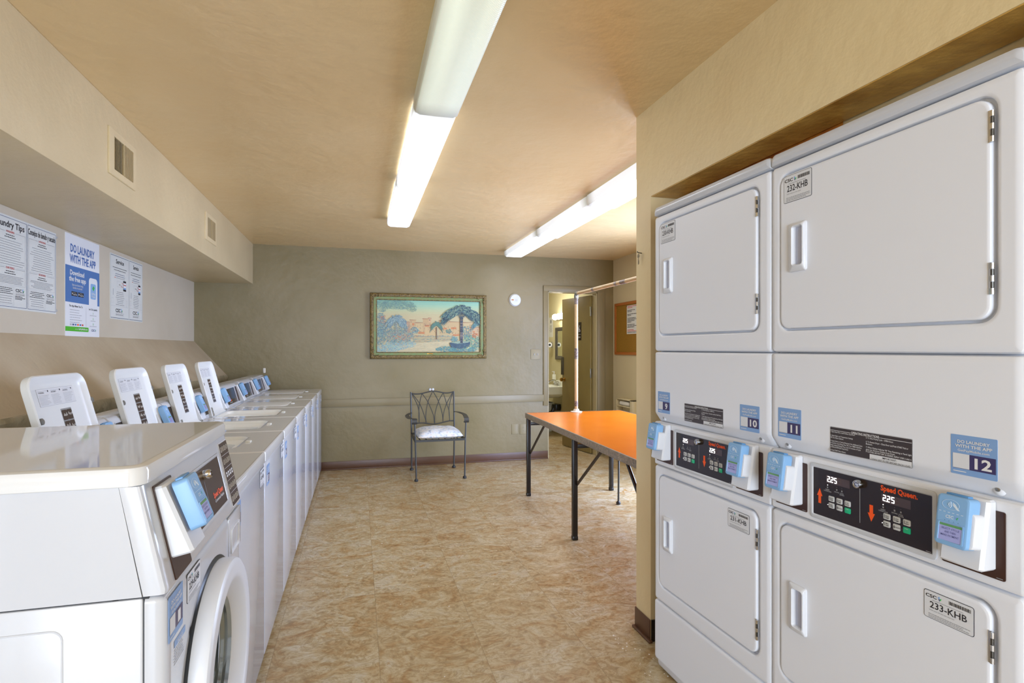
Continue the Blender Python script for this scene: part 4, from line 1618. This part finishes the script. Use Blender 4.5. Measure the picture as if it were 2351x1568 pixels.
for (x0, y0, x1, y1) in ((1000, 880, 1110, 915), (1590, 790, 1690, 825), (1440, 800, 1520, 830), (1620, 920, 1750, 950), (350, 610, 400, 650), (890, 720, 930, 760), (1120, 765, 1200, 785)):
    for q in range(int((x1 - x0) / 12)):
        pg([(x0 + 12 * q + 4, y0), (x0 + 12 * q + 12, y0), (x0 + 12 * q + 10, y1), (x0 + 12 * q - 2, y1)], col('#D98458', .15))
# walls, lawn and path
pg([(900, 955), (1620, 955), (1620, 1060), (900, 1080)], lin('#C9B694'))
for k in range(260):
    x = pr.uniform(890, 1650)
    y = pr.choice((955, 965, 1015, 1050)) + pr.uniform(-12, 12)
    stroke(x, y, pr.uniform(10, 40), pr.uniform(-4, 4), 9, col(pr.choice(('#7E9A9E', '#A8A090', '#8CB0A6', '#B98F78')), .15))
pg([(420, 1250), (560, 1160), (900, 1100), (1300, 1060), (1620, 1045), (1500, 1120), (1330, 1170), (1420, 1255)], lin('#DCCBAA'))
for k in range(160):
    x, y = pr.uniform(800, 1500), pr.uniform(1070, 1240)
    stroke(x, y, pr.uniform(30, 90), pr.uniform(-14, 4), 7, col(pr.choice(('#E2D3B4', '#CDBB9C', '#BFC0AC')), .06))


def blob(cx_, cy_, rx, ry, n_, cols, sz=22, wd=9):
    for k in range(n_):
        t, q = pr.uniform(0, 2 * PI), math.sqrt(pr.random())
        x, y = cx_ + rx * q * math.cos(t), cy_ + ry * q * math.sin(t)
        a_ = pr.uniform(0, PI)
        stroke(x, y, sz * math.cos(a_), sz * math.sin(a_) * .8, wd, col(pr.choice(cols), .15))


BL = ('#6E93A8', '#8FB0B8', '#7FA7A8', '#A6C4BE', '#5E84A0')
blob(450, 1180, 230, 70, 420, ('#9CC4CC', '#B4D2D0', '#86AEC4'))
blob(680, 1110, 270, 90, 520, ('#9CC4CC', '#B9D6C8', '#8DB4C8', '#A3BFD0'))
blob(340, 760, 90, 220, 420, BL)
blob(560, 820, 260, 120, 420, BL)
blob(330, 980, 100, 140, 260, BL)
blob(640, 960, 290, 120, 700, BL + ('#C9A79E', '#86A6A6'))
blob(720, 970, 170, 60, 60, ('#D88A70', '#E09A7C', '#CF8A80'), 14, 12)
blob(930, 850, 80, 60, 110, BL)
blob(1550, 860, 50, 40, 60, ('#5E8C92', '#7DA79A'))
blob(1650, 1010, 60, 50, 90, ('#6C9CB0', '#86B4B4'))
blob(1870, 880, 90, 120, 160, ('#6F9CA8', '#8CB4A8', '#5E8EA4'))
blob(1980, 1080, 180, 150, 520, ('#4E8C9A', '#6AA79C', '#86B8A6', '#3F7A92', '#A8C6A0'))
blob(1500, 1190, 190, 50, 220, ('#4E8FA4', '#5FA0AC', '#74AFB0'))
blob(1800, 1200, 260, 55, 300, ('#4B8AA0', '#5FA0AC', '#74AFB0'))
blob(2030, 920, 50, 60, 40, ('#E27B4C', '#D88A60'), 18, 14)
blob(1900, 1150, 50, 40, 40, ('#DDE0B0', '#D6CFA0'), 16, 10)
blob(370, 410, 110, 120, 240, ('#86AEB0', '#9CC0B8', '#6F98A8'), 20, 7)
blob(640, 390, 300, 85, 600, ('#86AEB0', '#9CC0B8', '#6F98A8', '#7FA4A0'), 20, 7)
blob(880, 440, 90, 80, 120, ('#86AEA4', '#7F9FA4'), 18, 6)


def palm(cx_, cy_, rx, ry, nf, cols, wd):
    """crown: arching fronds around (cx_, cy_), each with two rows of drooping leaflets"""
    fr = []
    for k in range(nf):
        t = R(-25 + 230 * (k + pr.uniform(-.3, .3)) / nf)
        fr.append((t, pr.choice((pr.uniform(.75, 1.05), pr.uniform(.4, .8)))))
    pr.shuffle(fr)
    for t, q in fr:
        ex, ey = rx * q * math.cos(t), -ry * q * math.sin(t)
        g = ry * q * (.35 + .40 * abs(math.cos(t)))
        P_ = []
        for i in range(13):
            s_ = i / 12
            P_.append((cx_ + ex * (s_ * 1.25 - .25 * s_ * s_), cy_ + ey * s_ * 1.1 + g * s_ ** 2.4))
        for i in range(12):
            (xa, ya), (xb, yb_) = P_[i], P_[i + 1]
            stroke(xa, ya, xb - xa, yb_ - ya, wd * .35, col(cols[0], .2))
            dx, dy = (xb - xa), (yb_ - ya)
            l_ = math.hypot(dx, dy) or 1
            ll = rx * .17 * (1 - abs(i / 12 - .45) * 1.1)
            for sd in (-1, 1):
                lx = dx / l_ * .75 + sd * -dy / l_ * .6
                ly = dy / l_ * .75 + sd * dx / l_ * .6 + .45
                stroke(xb, yb_, lx * ll, ly * ll, wd * .38, col(pr.choice(cols), .25))
                stroke((xa + xb) / 2, (ya + yb_) / 2, lx * ll * .8, ly * ll * .8, wd * .34, col(pr.choice(cols), .25))


def trunk(x, y0, y1, w0, cols):
    for k in range(30):
        y = y0 + (y1 - y0) * k / 30
        h_ = (y1 - y0) / 28
        q = w0 / 2 * pr.uniform(.85, 1.1)
        pg([(x - q, y), (x + q, y + pr.uniform(-4, 4)), (x + q, y + h_ + 3), (x - q, y + h_ + 3)], col(pr.choice(cols), .15))


trunk(610, 700, 930, 34, ('#8C9CA0', '#A8B0AC'))
palm(610, 690, 215, 190, 44, ('#7F9CB0', '#9CB6BE', '#6C8CA6', '#B4C8C8'), 17)
trunk(1325, 790, 1010, 16, ('#7A5E54', '#8C6E60'))
palm(1325, 760, 120, 110, 36, ('#4E7C80', '#6C9A8E', '#3F6A78', '#86AE96'), 13)
palm(2120, 730, 160, 120, 22, ('#5E8EA0', '#7FAAA8', '#4A7A92'), 14)
pg([(1560, 1080), (1940, 1060), (1935, 1110), (1780, 1190), (1590, 1160)], lin('#3F5C78'))
blob(1760, 1120, 170, 50, 120, ('#4A6A84', '#6A8A94', '#3A5470'), 24, 10)
pg([(1570, 1075), (1760, 1040), (1940, 1055), (1900, 1075), (1700, 1095)], lin('#9FB4A8'))
trunk(1780, 600, 1080, 52, ('#4E5468', '#66687A', '#8A7F80', '#3E4458'))
palm(1780, 520, 370, 200, 64, ('#2E4E66', '#466E80', '#26425C', '#6A9090', '#98B49C'), 24)
blob(1780, 560, 60, 70, 80, ('#34485E', '#4A6478'), 22, 10)
me = bpy.data.meshes.new('canvas')
me.from_pydata(PV, [], PF)
ca = me.color_attributes.new('pigment', 'FLOAT_COLOR', 'POINT')
for i, c_ in enumerate(PC):
    ca.data[i].color = (c_[0] * .72, c_[1] * .74, c_[2] * .66, 1)
me.materials.append(MATS['canvas_pigment'])
cv = bpy.data.objects.new('canvas', me)
COL.objects.link(cv)
cv.parent = T
cv.location = (.078, -.008, .078)

# ------------------------------------------------------------------ things on the back wall
T = thing('smoke_detector', 'round white smoke detector on the back wall beside the painting', 'smoke detector', (1.852, BY, 1.962))
b = MB()
b.lathe([(.076, 0), (.076, .008), (.070, .012), (.070, .026), (.064, .034), (.03, .038), (.0, .038)], (0, 0, 0), 'smoke_white', 36)
for k in range(3):
    b.quad(-.006 + .012 * k, -.001 + .012 * k, -.016, .01, -.0395, 'light_grey_ink')
b.build('body', T)
b = MB(); b.box(-.050, -.022, -.0395, -.030, -.006, .006, 'wood_orange', .001); b.build('indicator', T)


def plate(name, x, z, w_, h_, label, cat, kind):
    T = thing(name, label, cat, (x, BY, z))
    b = MB(); b.plate(-w_ / 2, w_ / 2, -h_ / 2, h_ / 2, -.006, 0, .003, 'outlet_plate', .002, 3); b.build('cover_plate', T)
    if kind == 'switch':
        for sx in (-.022, .022):
            b = MB(); b.box(sx - .004, sx + .004, -.017, -.005, -.011, .011, 'light_grey_ink', .002); b.build('toggle', T)
    if kind == 'outlet':
        for sz in (-.02, .02):
            b = MB()
            b.lathe([(.017, .004), (.017, .0075), (0, .0075)], (0, 0, sz), 'outlet_plate', 18)
            for sx in (-.006, .006):
                b.quad(sx - .0012, sx + .0012, sz - .004, sz + .006, -.0079, 'outlet_dark')
            b.build('socket', T)
    return T


plate('light_switch', 2.12, 1.297, .125, .125, 'double toggle light switch beside the bathroom doorway', 'light switch', 'switch')
plate('blank_wall_plate', 1.850, .382, .078, .125, 'blank tan wall plate low on the back wall, left of the socket', 'wall plate', 'blank')
plate('wall_outlet', 1.955, .378, .078, .125, 'double wall socket low on the back wall near the table', 'outlet', 'outlet')
b = MB()
b.plate(-.014, .012, -.028, .026, -.004, 0, .008, 'debris', .001)
b.box(-.006, .006, -.016, 0, -.026, -.014, 'debris', .003)
o = b.build('wall_hook', None)
o.location = (-.985, BY, 1.13)
tag(o, 'small white hook on the back wall above the farthest washer', 'hook')
b = MB()
for sx in (-.018, .016):
    b.lathe([(.015, 0), (.015, .004), (.012, .008), (0, .009)], (sx, 0, 0), 'cushion_cloth', 14)
o = b.build('wall_bumper', None)
o.location = (.835, BY, .888)
tag(o, 'small pink pads on the back wall just above the armchair', 'wall pads')

# ------------------------------------------------------------------ key on the pillar
T = thing('hanging_key', 'small key hanging from a nail on the pillar', 'key', (WX, 2.437, 1.83), R(-90))
b = MB(); b.tube([(0, 0, 0), (0, -.02, .002), (0, -.024, .008)], .0025, 'steel_dark', 6); b.build('nail', T)
b = MB()
b.lathe([(.010, 0), (.011, .0015), (.0, .002)], (0, -.016, -.014), 'key_metal', 12)
b.box(-.003, .003, -.018, -.016, -.055, -.02, 'key_metal', .0005)
b.box(.002, .006, -.018, -.016, -.052, -.036, 'key_metal', .0005)
b.build('key', T)

# ------------------------------------------------------------------ soffit vents
for (y0, z0, z1, w_, lb) in ((2.945, 2.172, 2.388, .32, 'large painted air vent with open slats, nearest on the soffit'), (4.62, 2.186, 2.394, .325, 'painted air vent on the soffit, farther from the camera')):
    T = thing('air_vent', lb, 'vent', (-1.1, y0, z0), R(90))
    h_ = z1 - z0
    b = MB()
    b.frame((0, w_, 0, h_, .004), (.05, w_ - .045, .032, h_ - .032, .002), [('o', 0, 0), ('o', 0, -.006), ('o', .003, -.009), ('i', -.002, -.010), ('i', 0, -.008), ('i', 0, 0)], 'soffit_paint', 3)
    b.build('grille_frame', T)
    b = MB(); b.quad(.045, w_ - .04, .03, h_ - .03, -.0006, 'dark_void'); b.build('duct_shade', T)  # flat black sheet stands in for the shade behind the slats
    for k in range(17):
        x = .053 + (w_ - .10) * k / 16
        op = k >= 8
        b = MB()
        b.M = Matrix.Translation((x, -.005, 0)) @ Matrix.Rotation(R(78 if op else 20), 4, 'Z')
        b.box(-.006, .006, -.0008, .0008, .032, h_ - .032, 'soffit_paint')
        b.build('slat', T)

# ------------------------------------------------------------------ posters on the left wall
def poster_base(b, x0, x1, z0, z1, m='paper', t=.002):
    b.box(x0, x1, -t, 0, z0, z1, m)


def border(b, x0, x1, z0, z1, y, m, t=.002):
    for q in ((x0, x1, z0, z0 + t), (x0, x1, z1 - t, z1), (x0, x0 + t, z0, z1), (x1 - t, x1, z0, z1)):
        b.quad(q[0], q[1], q[2], q[3], y, m)


T = thing('wall_poster', 'wide black and white laundry tips poster in two languages, nearest on the left wall', 'poster', (LX, 3.20, 1.567), R(90))
b = MB()
poster_base(b, 0, .590, 0, .462)
f = -.0026
for (x0, x1, title, s1, s2, hd) in ((.008, .292, 'Laundry Tips', 'WASHERS', 'DRYERS', .245), (.302, .583, 'Consejos de lavado y secado', 'LAVADORAS', 'SECADORAS', .272)):
    c = (x0 + x1) / 2
    border(b, x0, x1, .010, .452, f, 'navy_ink', .0022)
    b.text(title, c, .405, f, .044, 'black_ink', 'c', 1.4, width=hd)
    for (za, zb_, s_, n_) in ((.385, .215, s1, 11), (.205, .125, s2, 6)):
        b.quad(x0 + .012, c - .05, za - .003, za - .002, f, 'grey_ink')
        b.quad(c + .05, x1 - .012, za - .003, za - .002, f, 'grey_ink')
        b.text(s_, c, za - .006, f, .014, 'red_ink', 'c', 1, width=.068)
        b.lines(c - .05, c + .05, za - .012, za - .034, 2, f, 'black_ink', .0038, True, 3, .9)
        b.lines(x0 + .018, x1 - .018, za - .038, zb_, n_, f, 'grey_ink', .0026, True, n_)
        border(b, x0 + .012, x1 - .012, zb_ - .006, za - .002, f, 'light_grey_ink', .001)
    border(b, x0 + .012, c + .03, .02, .112, f, 'light_grey_ink', .001)
    b.lines(x0 + .018, c + .025, .108, .072, 4, f, 'black_ink', .0032, True, 5)
    b.lines(x0 + .018, c + .025, .070, .024, 4, f, 'grey_ink', .0026, True, 6)
    csc_logo(b, c + .045, .090, f, .016, 'black_ink')
    b.quad(c + .045, x1 - .018, .084, .0855, f, 'grey_ink')
    b.text('SERVICEWORKS', c + .045, .074, f, .009, 'grey_ink', 'l', .3, width=.08)
    b.lines(c + .042, x1 - .012, .070, .05, 3, f, 'black_ink', .0035, False, 8)
b.build('sheet', T, flat=True)
for (x, z) in ((.595, .44), (.595, .02)):
    b = MB(); b.lathe([(.006, 0), (.006, .004), (0, .005)], (x, 0, z), 'light_grey_ink', 10); b.build('pin', T)

T = thing('wall_poster', 'tall white and blue poster reading do laundry with the app', 'poster', (LX, 3.894, 1.445), R(90))
b = MB()
w_, h_ = .451, .616
poster_base(b, 0, w_, 0, h_, 'paper_white')
f = -.0026
b.text('DO LAUNDRY', .22, h_ - .105, f, .068, 'blue_ink', 'c', 2, width=.318)
b.text('WITH THE APP', .225, h_ - .168, f, .068, 'blue_ink', 'c', 2, width=.345)
b.quad(0, w_, .22, h_ - .19, f, 'poster_blue')
b.plate(.30, .42, .19, h_ - .235, f - .0004, f, (.001, .001, .025, .025), 'paper_white')
b.quad(.0, .30, .205, .22, f, 'poster_blue')
b.quad(.42, w_, .205, .22, f, 'poster_blue')
b.plate(.322, .398, .245, .345, f - .0008, f - .0004, .012, 'poster_blue_light')
b.poly([(.345, .315), (.36, .332), (.38, .322), (.362, .298)], f - .0012, f - .001, 'mark_green')
b.text('CSCPay', .36, .274, f - .0012, .019, 'white_ink', 'c', 1.4, width=.056)
b.text('Mobile', .36, .256, f - .0012, .017, 'white_ink', 'c', .6, width=.05)
b.text('Download', .145, .372, f - .0006, .042, 'white_ink', 'c', 2, width=.18)
b.text('the free app', .15, .335, f - .0006, .042, 'white_ink', 'c', 2, width=.215)
b.text('Sign up and start doing', .15, .308, f - .0006, .017, 'white_ink', 'c', .5, width=.14)
b.text('laundry in seconds!', .15, .290, f - .0006, .017, 'white_ink', 'c', .5, width=.12)
for (x, t1, t2) in ((.072, 'Download on the', 'App Store'), (.155, 'GET IT ON', 'Google Play')):
    b.plate(x, x + .073, .245, .272, f - .0008, f - .0004, .003, 'black_ink')
    b.poly([(x + .006, .251), (x + .015, .2585), (x + .006, .266)], f - .0012, f - .001, 'white_ink')
    b.text(t1, x + .02, .263, f - .0012, .006, 'white_ink', 'l', .3, width=.035)
    b.text(t2, x + .02, .251, f - .0012, .012, 'white_ink', 'l', 1, width=.048)
b.text('The App Allows You To', .045, .178, f, .018, 'black_ink', 'l', .7, width=.17)
b.lines(.055, .215, .168, .078, 6, f, 'light_grey_ink', .004, False, 4)
b.text("Let's Do Laundry", .36, .172, f, .018, 'black_ink', 'c', .7, width=.12)
b.quad(.262, .2635, .06, .185, f, 'light_grey_ink')
for k in range(3):
    b.text('123'[k], .36, .146 - .035 * k, f, .018, 'green_ink', 'c', 2)
    b.lines(.31, .41, .143 - .035 * k, .133 - .035 * k, 1, f, 'light_grey_ink', .004, True, k)
for k, m_ in enumerate(('light_grey_ink', 'navy_ink', 'blue_ink', 'orange_ink', 'blue_ink', 'red_ink')):
    b.quad(.055 + .03 * k, .075 + .03 * k, .066, .076, f, m_)
b.plate(0, .295, .030, .058, f - .0004, f, (.001, .008, .008, .001), 'green_ink')
b.text('or visit', .118, .040, f - .0008, .014, 'white_ink', 'l', .3, width=.035)
b.text('GetPayMobile.com', .16, .040, f - .0008, .016, 'white_ink', 'l', 1.6, width=.12)
csc_logo(b, .335, .036, f, .014, 'navy_ink')
b.build('sheet', T, flat=True)

T = thing('wall_poster', 'white service notice with phone drawings in two columns, farthest of the left wall posters', 'poster', (LX, 4.515, 1.58), R(90))
b = MB()
w_, h_ = .61, .462
poster_base(b, 0, w_, 0, h_)
for (x0, x1, t, tw) in ((.008, .328, 'Service', .14), (.340, .602, 'Servicio', .11)):
    c = (x0 + x1) / 2
    wd = x1 - x0
    border(b, x0, x1, .008, .454, f, 'grey_ink', .0015)
    b.quad(x0, x1, .008, .011, f, 'navy_ink')
    b.quad(x0, x1, .451, .454, f, 'navy_ink')
    b.text(t, c, .400, f, .045, 'black_ink', 'c', 1.2, width=tw)
    b.lines(x0 + wd * .12, x1 - wd * .12, .380, .345, 2, f, 'black_ink', .0036, True, 2, .95)
    b.lines(x0 + wd * .18, x1 - wd * .18, .335, .305, 2, f, 'navy_ink', .0036, True, 3, .95)
    b.quad(x0 + wd * .2, x0 + wd * .27, .296, .300, f, 'red_ink')
    b.quad(x0 + wd * .3, x0 + wd * .78, .296, .299, f, 'grey_ink')
    px = x0 + wd * .68
    b.plate(px, px + wd * .16, .212, .288, f - .0003, f, .004, 'black_ink')
    b.quad(px + .002, px + wd * .155, .226, .274, f - .0006, 'paper_white')
    b.quad(px + .004, px + wd * .15, .254, .260, f - .0009, 'red_ink')
    b.quad(px + .004, px + wd * .15, .226, .238, f - .0009, 'mark_blue')
    border(b, x0 + wd * .34, x0 + wd * .62, .235, .275, f, 'light_grey_ink', .001)
    b.text('KHB', x0 + wd * .48, .247, f, .014, 'grey_ink', 'c', .4)
    b.tube([(x0 + wd * .6, f, .268), (x0 + wd * .66, f, .264), (px + .004, f, .262)], .0012, 'red_ink', 4)
    b.tube([(x0 + wd * .56, f, .248), (x0 + wd * .62, f, .238), (px + .004, f, .240)], .0012, 'red_ink', 4)
    b.lines(x0 + wd * .26, x0 + wd * .75, .205, .100, 8, f, 'grey_ink', .0035, True, 4)
    b.quad(x0 + wd * .12, x0 + wd * .15, .17, .215, f, 'light_grey_ink')
    border(b, x0 + wd * .84, x0 + wd * .9, .10, .145, f, 'light_grey_ink', .001)
    border(b, x0 + wd * .05, x0 + wd * .14, .115, .15, f, 'light_grey_ink', .001)
    b.quad(x0 + .01, x1 - .01, .094, .0952, f, 'light_grey_ink')
    csc_logo(b, x0 + wd * .26, .052, f, .026, 'black_ink')
    b.quad(x0 + wd * .26, x0 + wd * .72, .043, .0445, f, 'grey_ink')
    b.text('SERVICEWORKS', x0 + wd * .27, .028, f, .014, 'grey_ink', 'l', .2, width=wd * .42)
b.build('sheet', T, flat=True)

# ------------------------------------------------------------------ alcove wall: cork board, shelf box
T = thing('cork_board', 'cork notice board in an orange wooden frame on the alcove wall', 'notice board', (RX, 6.524, 1.292), R(-90))
w_, h_ = .95, .645
b = MB(); b.box(.02, w_ - .02, -.010, 0, .02, h_ - .02, 'cork'); b.build('cork_panel', T)
b = MB()
b.frame((0, w_, 0, h_, .001), (.034, w_ - .034, .034, h_ - .034, .001), [('o', 0, 0), ('o', 0, -.018), ('o', .003, -.022), ('i', -.002, -.022), ('i', 0, -.016), ('i', 0, -.008)], 'cork_frame', 1)
b.build('board_frame', T)
T = thing('notice_sheet', 'white sheet with red and black text pinned to the cork board', 'notice', (RX - .0112, 6.20, 1.545), R(-90))
b = MB(); b.box(0, .30, -.001, 0, 0, .345, 'paper')
f = -.0018
for k, (m_, fl) in enumerate((('red_ink', .95), ('red_ink', .7), (None, 0), ('black_ink', .9), ('black_ink', .6), (None, 0), ('black_ink', .95), ('black_ink', .5), (None, 0), ('black_ink', .9), ('black_ink', .95), ('black_ink', .8), ('black_ink', .5), (None, 0), ('black_ink', .9), ('black_ink', .9), ('black_ink', .8), (None, 0), ('red_ink', .8), ('red_ink', .95), ('black_ink', .9))):
    if m_:
        b.lines(.02, .28, .34 - .0157 * k, .34 - .0157 * (k + 1), 1, f, m_, .0075, False, k, fl)
b.build('sheet', T, flat=True)
b = MB(); b.lathe([(.006, 0), (.006, .006), (0, .008)], (-.002, 0, .338), 'rubber_black', 10); b.build('pin', T)

T = thing('shelf_box', 'cream metal shelf box mounted low on the alcove wall', 'shelf', (RX, 6.33, .47), R(-90))
w_, h_, dp = .42, .29, .09
b = MB()
b.box(0, w_, -.004, 0, 0, h_, 'alcove_wall_paint')
b.box(0, .012, -dp, 0, 0, h_, 'alcove_wall_paint', .002)
b.box(w_ - .06, w_, -dp, 0, 0, h_, 'alcove_wall_paint', .002)
b.box(0, w_, -dp, 0, h_ - .012, h_, 'alcove_wall_paint', .002)
b.box(0, w_, -dp, 0, 0, .012, 'alcove_wall_paint', .002)
b.build('box', T)
for z in (.10, .195):
    b = MB(); b.box(.012, w_ - .06, -dp, -.004, z, z + .01, 'alcove_wall_paint', .002); b.build('shelf', T)
b = MB()
b.slab(-.12, .12, -.035, .035, 0, .055, .015, 'towel', .018)
b.slab(-.115, .118, -.033, .033, .028, .031, .01, 'light_grey_ink')
o = b.build('folded_cloth', None)
o.location = (RX - .048, 6.14, .676)
o.rotation_euler = (0, 0, R(-90))
tag(o, 'folded white cloth lying on the top shelf of the metal box', 'cloth')

# ------------------------------------------------------------------ bathroom things
T = thing('wall_sink', 'white porcelain wall sink with chrome tap inside the bathroom', 'sink', (BX, 8.42, 0), R(-90))
b = MB()
L = []
for (i, z) in ((.10, .60), (.04, .635), (.0, .66), (0, .772), (.006, .78), (.045, .78), (.06, .765), (.10, .69), (.16, .675)):
    L.append([(p[0], p[1], z) for p in rr(-.27 + i, .27 - i, -.46 + i, .0 - i * .6, .05, 6)])
b.loft(L, 'porcelain', True, True)
b.box(-.27, .27, -.03, 0, .76, .86, 'porcelain', .012)
b.build('basin', T)
b = MB()
b.box(-.10, .10, -.10, -.05, .778, .796, 'chrome', .006)
b.tube(bez([(0, -.075, .79), (0, -.085, .85), (0, -.13, .865), (0, -.19, .845), (0, -.20, .83)], 5), .012, 'chrome', 10)
for sx in (-.075, .075):
    b.lathe([(.018, .79), (.014, .82), (.02, .83), (.02, .845), (0, .85)], (sx, -.075, 0), 'chrome', 12, axis='z')
b.build('tap', T)
b = MB()
b.tube(bez([(0, -.23, .62), (0, -.23, .42), (0, -.2, .34), (0, -.14, .36), (0, -.1, .44), (0, -.0, .45)], 5), .028, 'rubber_black', 10)
b.cyl((0, -.23, .36), (0, -.23, 0.0), .02, 'porcelain', 10)
b.lathe([(.0, -.03), (.07, -.02), (.08, .03), (.07, .08), (0, .09)], (-.02, -.06, .4), 'rubber_black', 14, axis='z')
b.build('drain_pipe', T)
T = thing('soap_dispenser', 'clear pump soap bottle on the bathroom sink', 'soap bottle', (BX - .06, 8.55, .862))
b = MB(); b.slab(-.028, .028, -.02, .02, 0, .09, .012, 'porcelain', .006); b.build('bottle', T)
b = MB()
b.cyl((0, 0, .09), (0, 0, .13), .008, 'plastic_white', 8)
b.box(-.035, .012, -.008, .008, .128, .138, 'plastic_white', .003)
b.build('pump', T)
T = thing('wall_mirror', 'wall mirror in a dark wooden frame above the bathroom sink', 'mirror', (BX, 8.60, 1.19), R(-90))
b = MB()
b.frame((0, .62, 0, .52, .002), (.06, .56, .06, .46, .002), [('o', 0, 0), ('o', 0, -.02), ('o', .01, -.028), ('i', -.012, -.016), ('i', 0, -.012), ('i', 0, 0)], 'mirror_frame', 1)
b.build('mirror_frame', T)
b = MB(); b.quad(.055, .565, .055, .465, -.006, 'mirror'); b.build('mirror_glass', T)
T = thing('vanity_light', 'chrome vanity light with glowing globe bulbs above the bathroom mirror', 'light', (BX, 8.42, 1.87), R(-90))
b = MB(); b.box(-.12, .60, -.035, 0, -.045, .045, 'chrome', .006); b.build('back_bar', T)
for k in range(4):
    b = MB()
    b.lathe([(.0, .035), (.018, .037), (.022, .05), (.038, .062), (.048, .085), (.045, .108), (.028, .128), (0, .134)], (0.0 + .16 * k, 0, 0), 'bulb', 20)
    b.build('bulb', T)
T = thing('toilet_roll', 'toilet paper roll on a dark holder on the bathroom wall', 'toilet paper', (BX, 8.74, 1.43), R(-90))
b = MB()
b.lathe([(.018, -.05), (.040, -.05), (.040, .05), (.018, .05)], (0, -.085, 0), 'paper_white', 24, axis='x')
b.build('roll', T)
b = MB(); b.cyl((-.075, -.085, 0), (.053, -.085, 0), .019, 'rubber_black', 12); b.cyl((-.07, -.085, 0), (-.07, -.01, 0), .007, 'steel', 8); b.box(-.09, -.05, -.014, 0, -.05, .05, 'steel', .004); b.build('holder', T)
T = thing('paper_notice', 'small white hygiene notice taped on the bathroom wall', 'notice', (BX, 8.97, 1.56), R(-90))
b = MB()
b.box(-.0, .2, -.001, 0, 0, .33, 'paper')
b.lathe([(0, 0), (.035, 0)], (.10, -.0018, .26), 'grey_ink', 10)
b.lines(.03, .17, .20, .08, 6, -.0018, 'grey_ink', .008, True, 3)
b.build('sheet', T, flat=True)
T = thing('waste_bin', 'white plastic waste bin under the bathroom sink', 'bin', (2.95, 8.72, 0))
b = MB()
b.loft([[(p[0], p[1], z) for p in rr(-.11 - k, .11 + k, -.09 - k, .09 + k, .03, 4)] for (k, z) in ((-.02, 0), (.0, .02), (.02, .46), (.028, .47), (.028, .49))], 'porcelain', True, False)
b.loft([[(p[0], p[1], z) for p in rr(-.125, .125, -.105, .105, .03, 4)] for z in (.488, .30)], 'dark_void', False, True)
b.build('body', T)

# unseen fill light under the bathroom ceiling, with no fixture of its own
area('bathroom_fill_light', (2.45, 8.0, 2.48), (0, 0, 0), .5, .5, 12, (1.0, .97, .88))

# specks of debris on the floor near the pillar
rg = random.Random(12)
b = MB()
for k in range(70):
    if k < 30:
        x, y = WX + rg.uniform(-.16, .0), rg.uniform(2.0, 2.45)
    else:
        x, y = rg.uniform(-.2, 1.3), rg.uniform(2.2, 6.4)
    s_ = rg.uniform(.0015, .005)
    b.add([(x - s_, y - s_, .0004), (x + s_, y - s_ * .6, .0004), (x + s_ * .7, y + s_, .0012), (x - s_ * .5, y + s_ * .8, .0006)], [(0, 1, 2, 3)], 'debris')
o = b.build('lint_specks', None)
o['kind'] = 'stuff'
o['label'] = 'tiny white lint specks scattered on the floor'
o['category'] = 'lint'
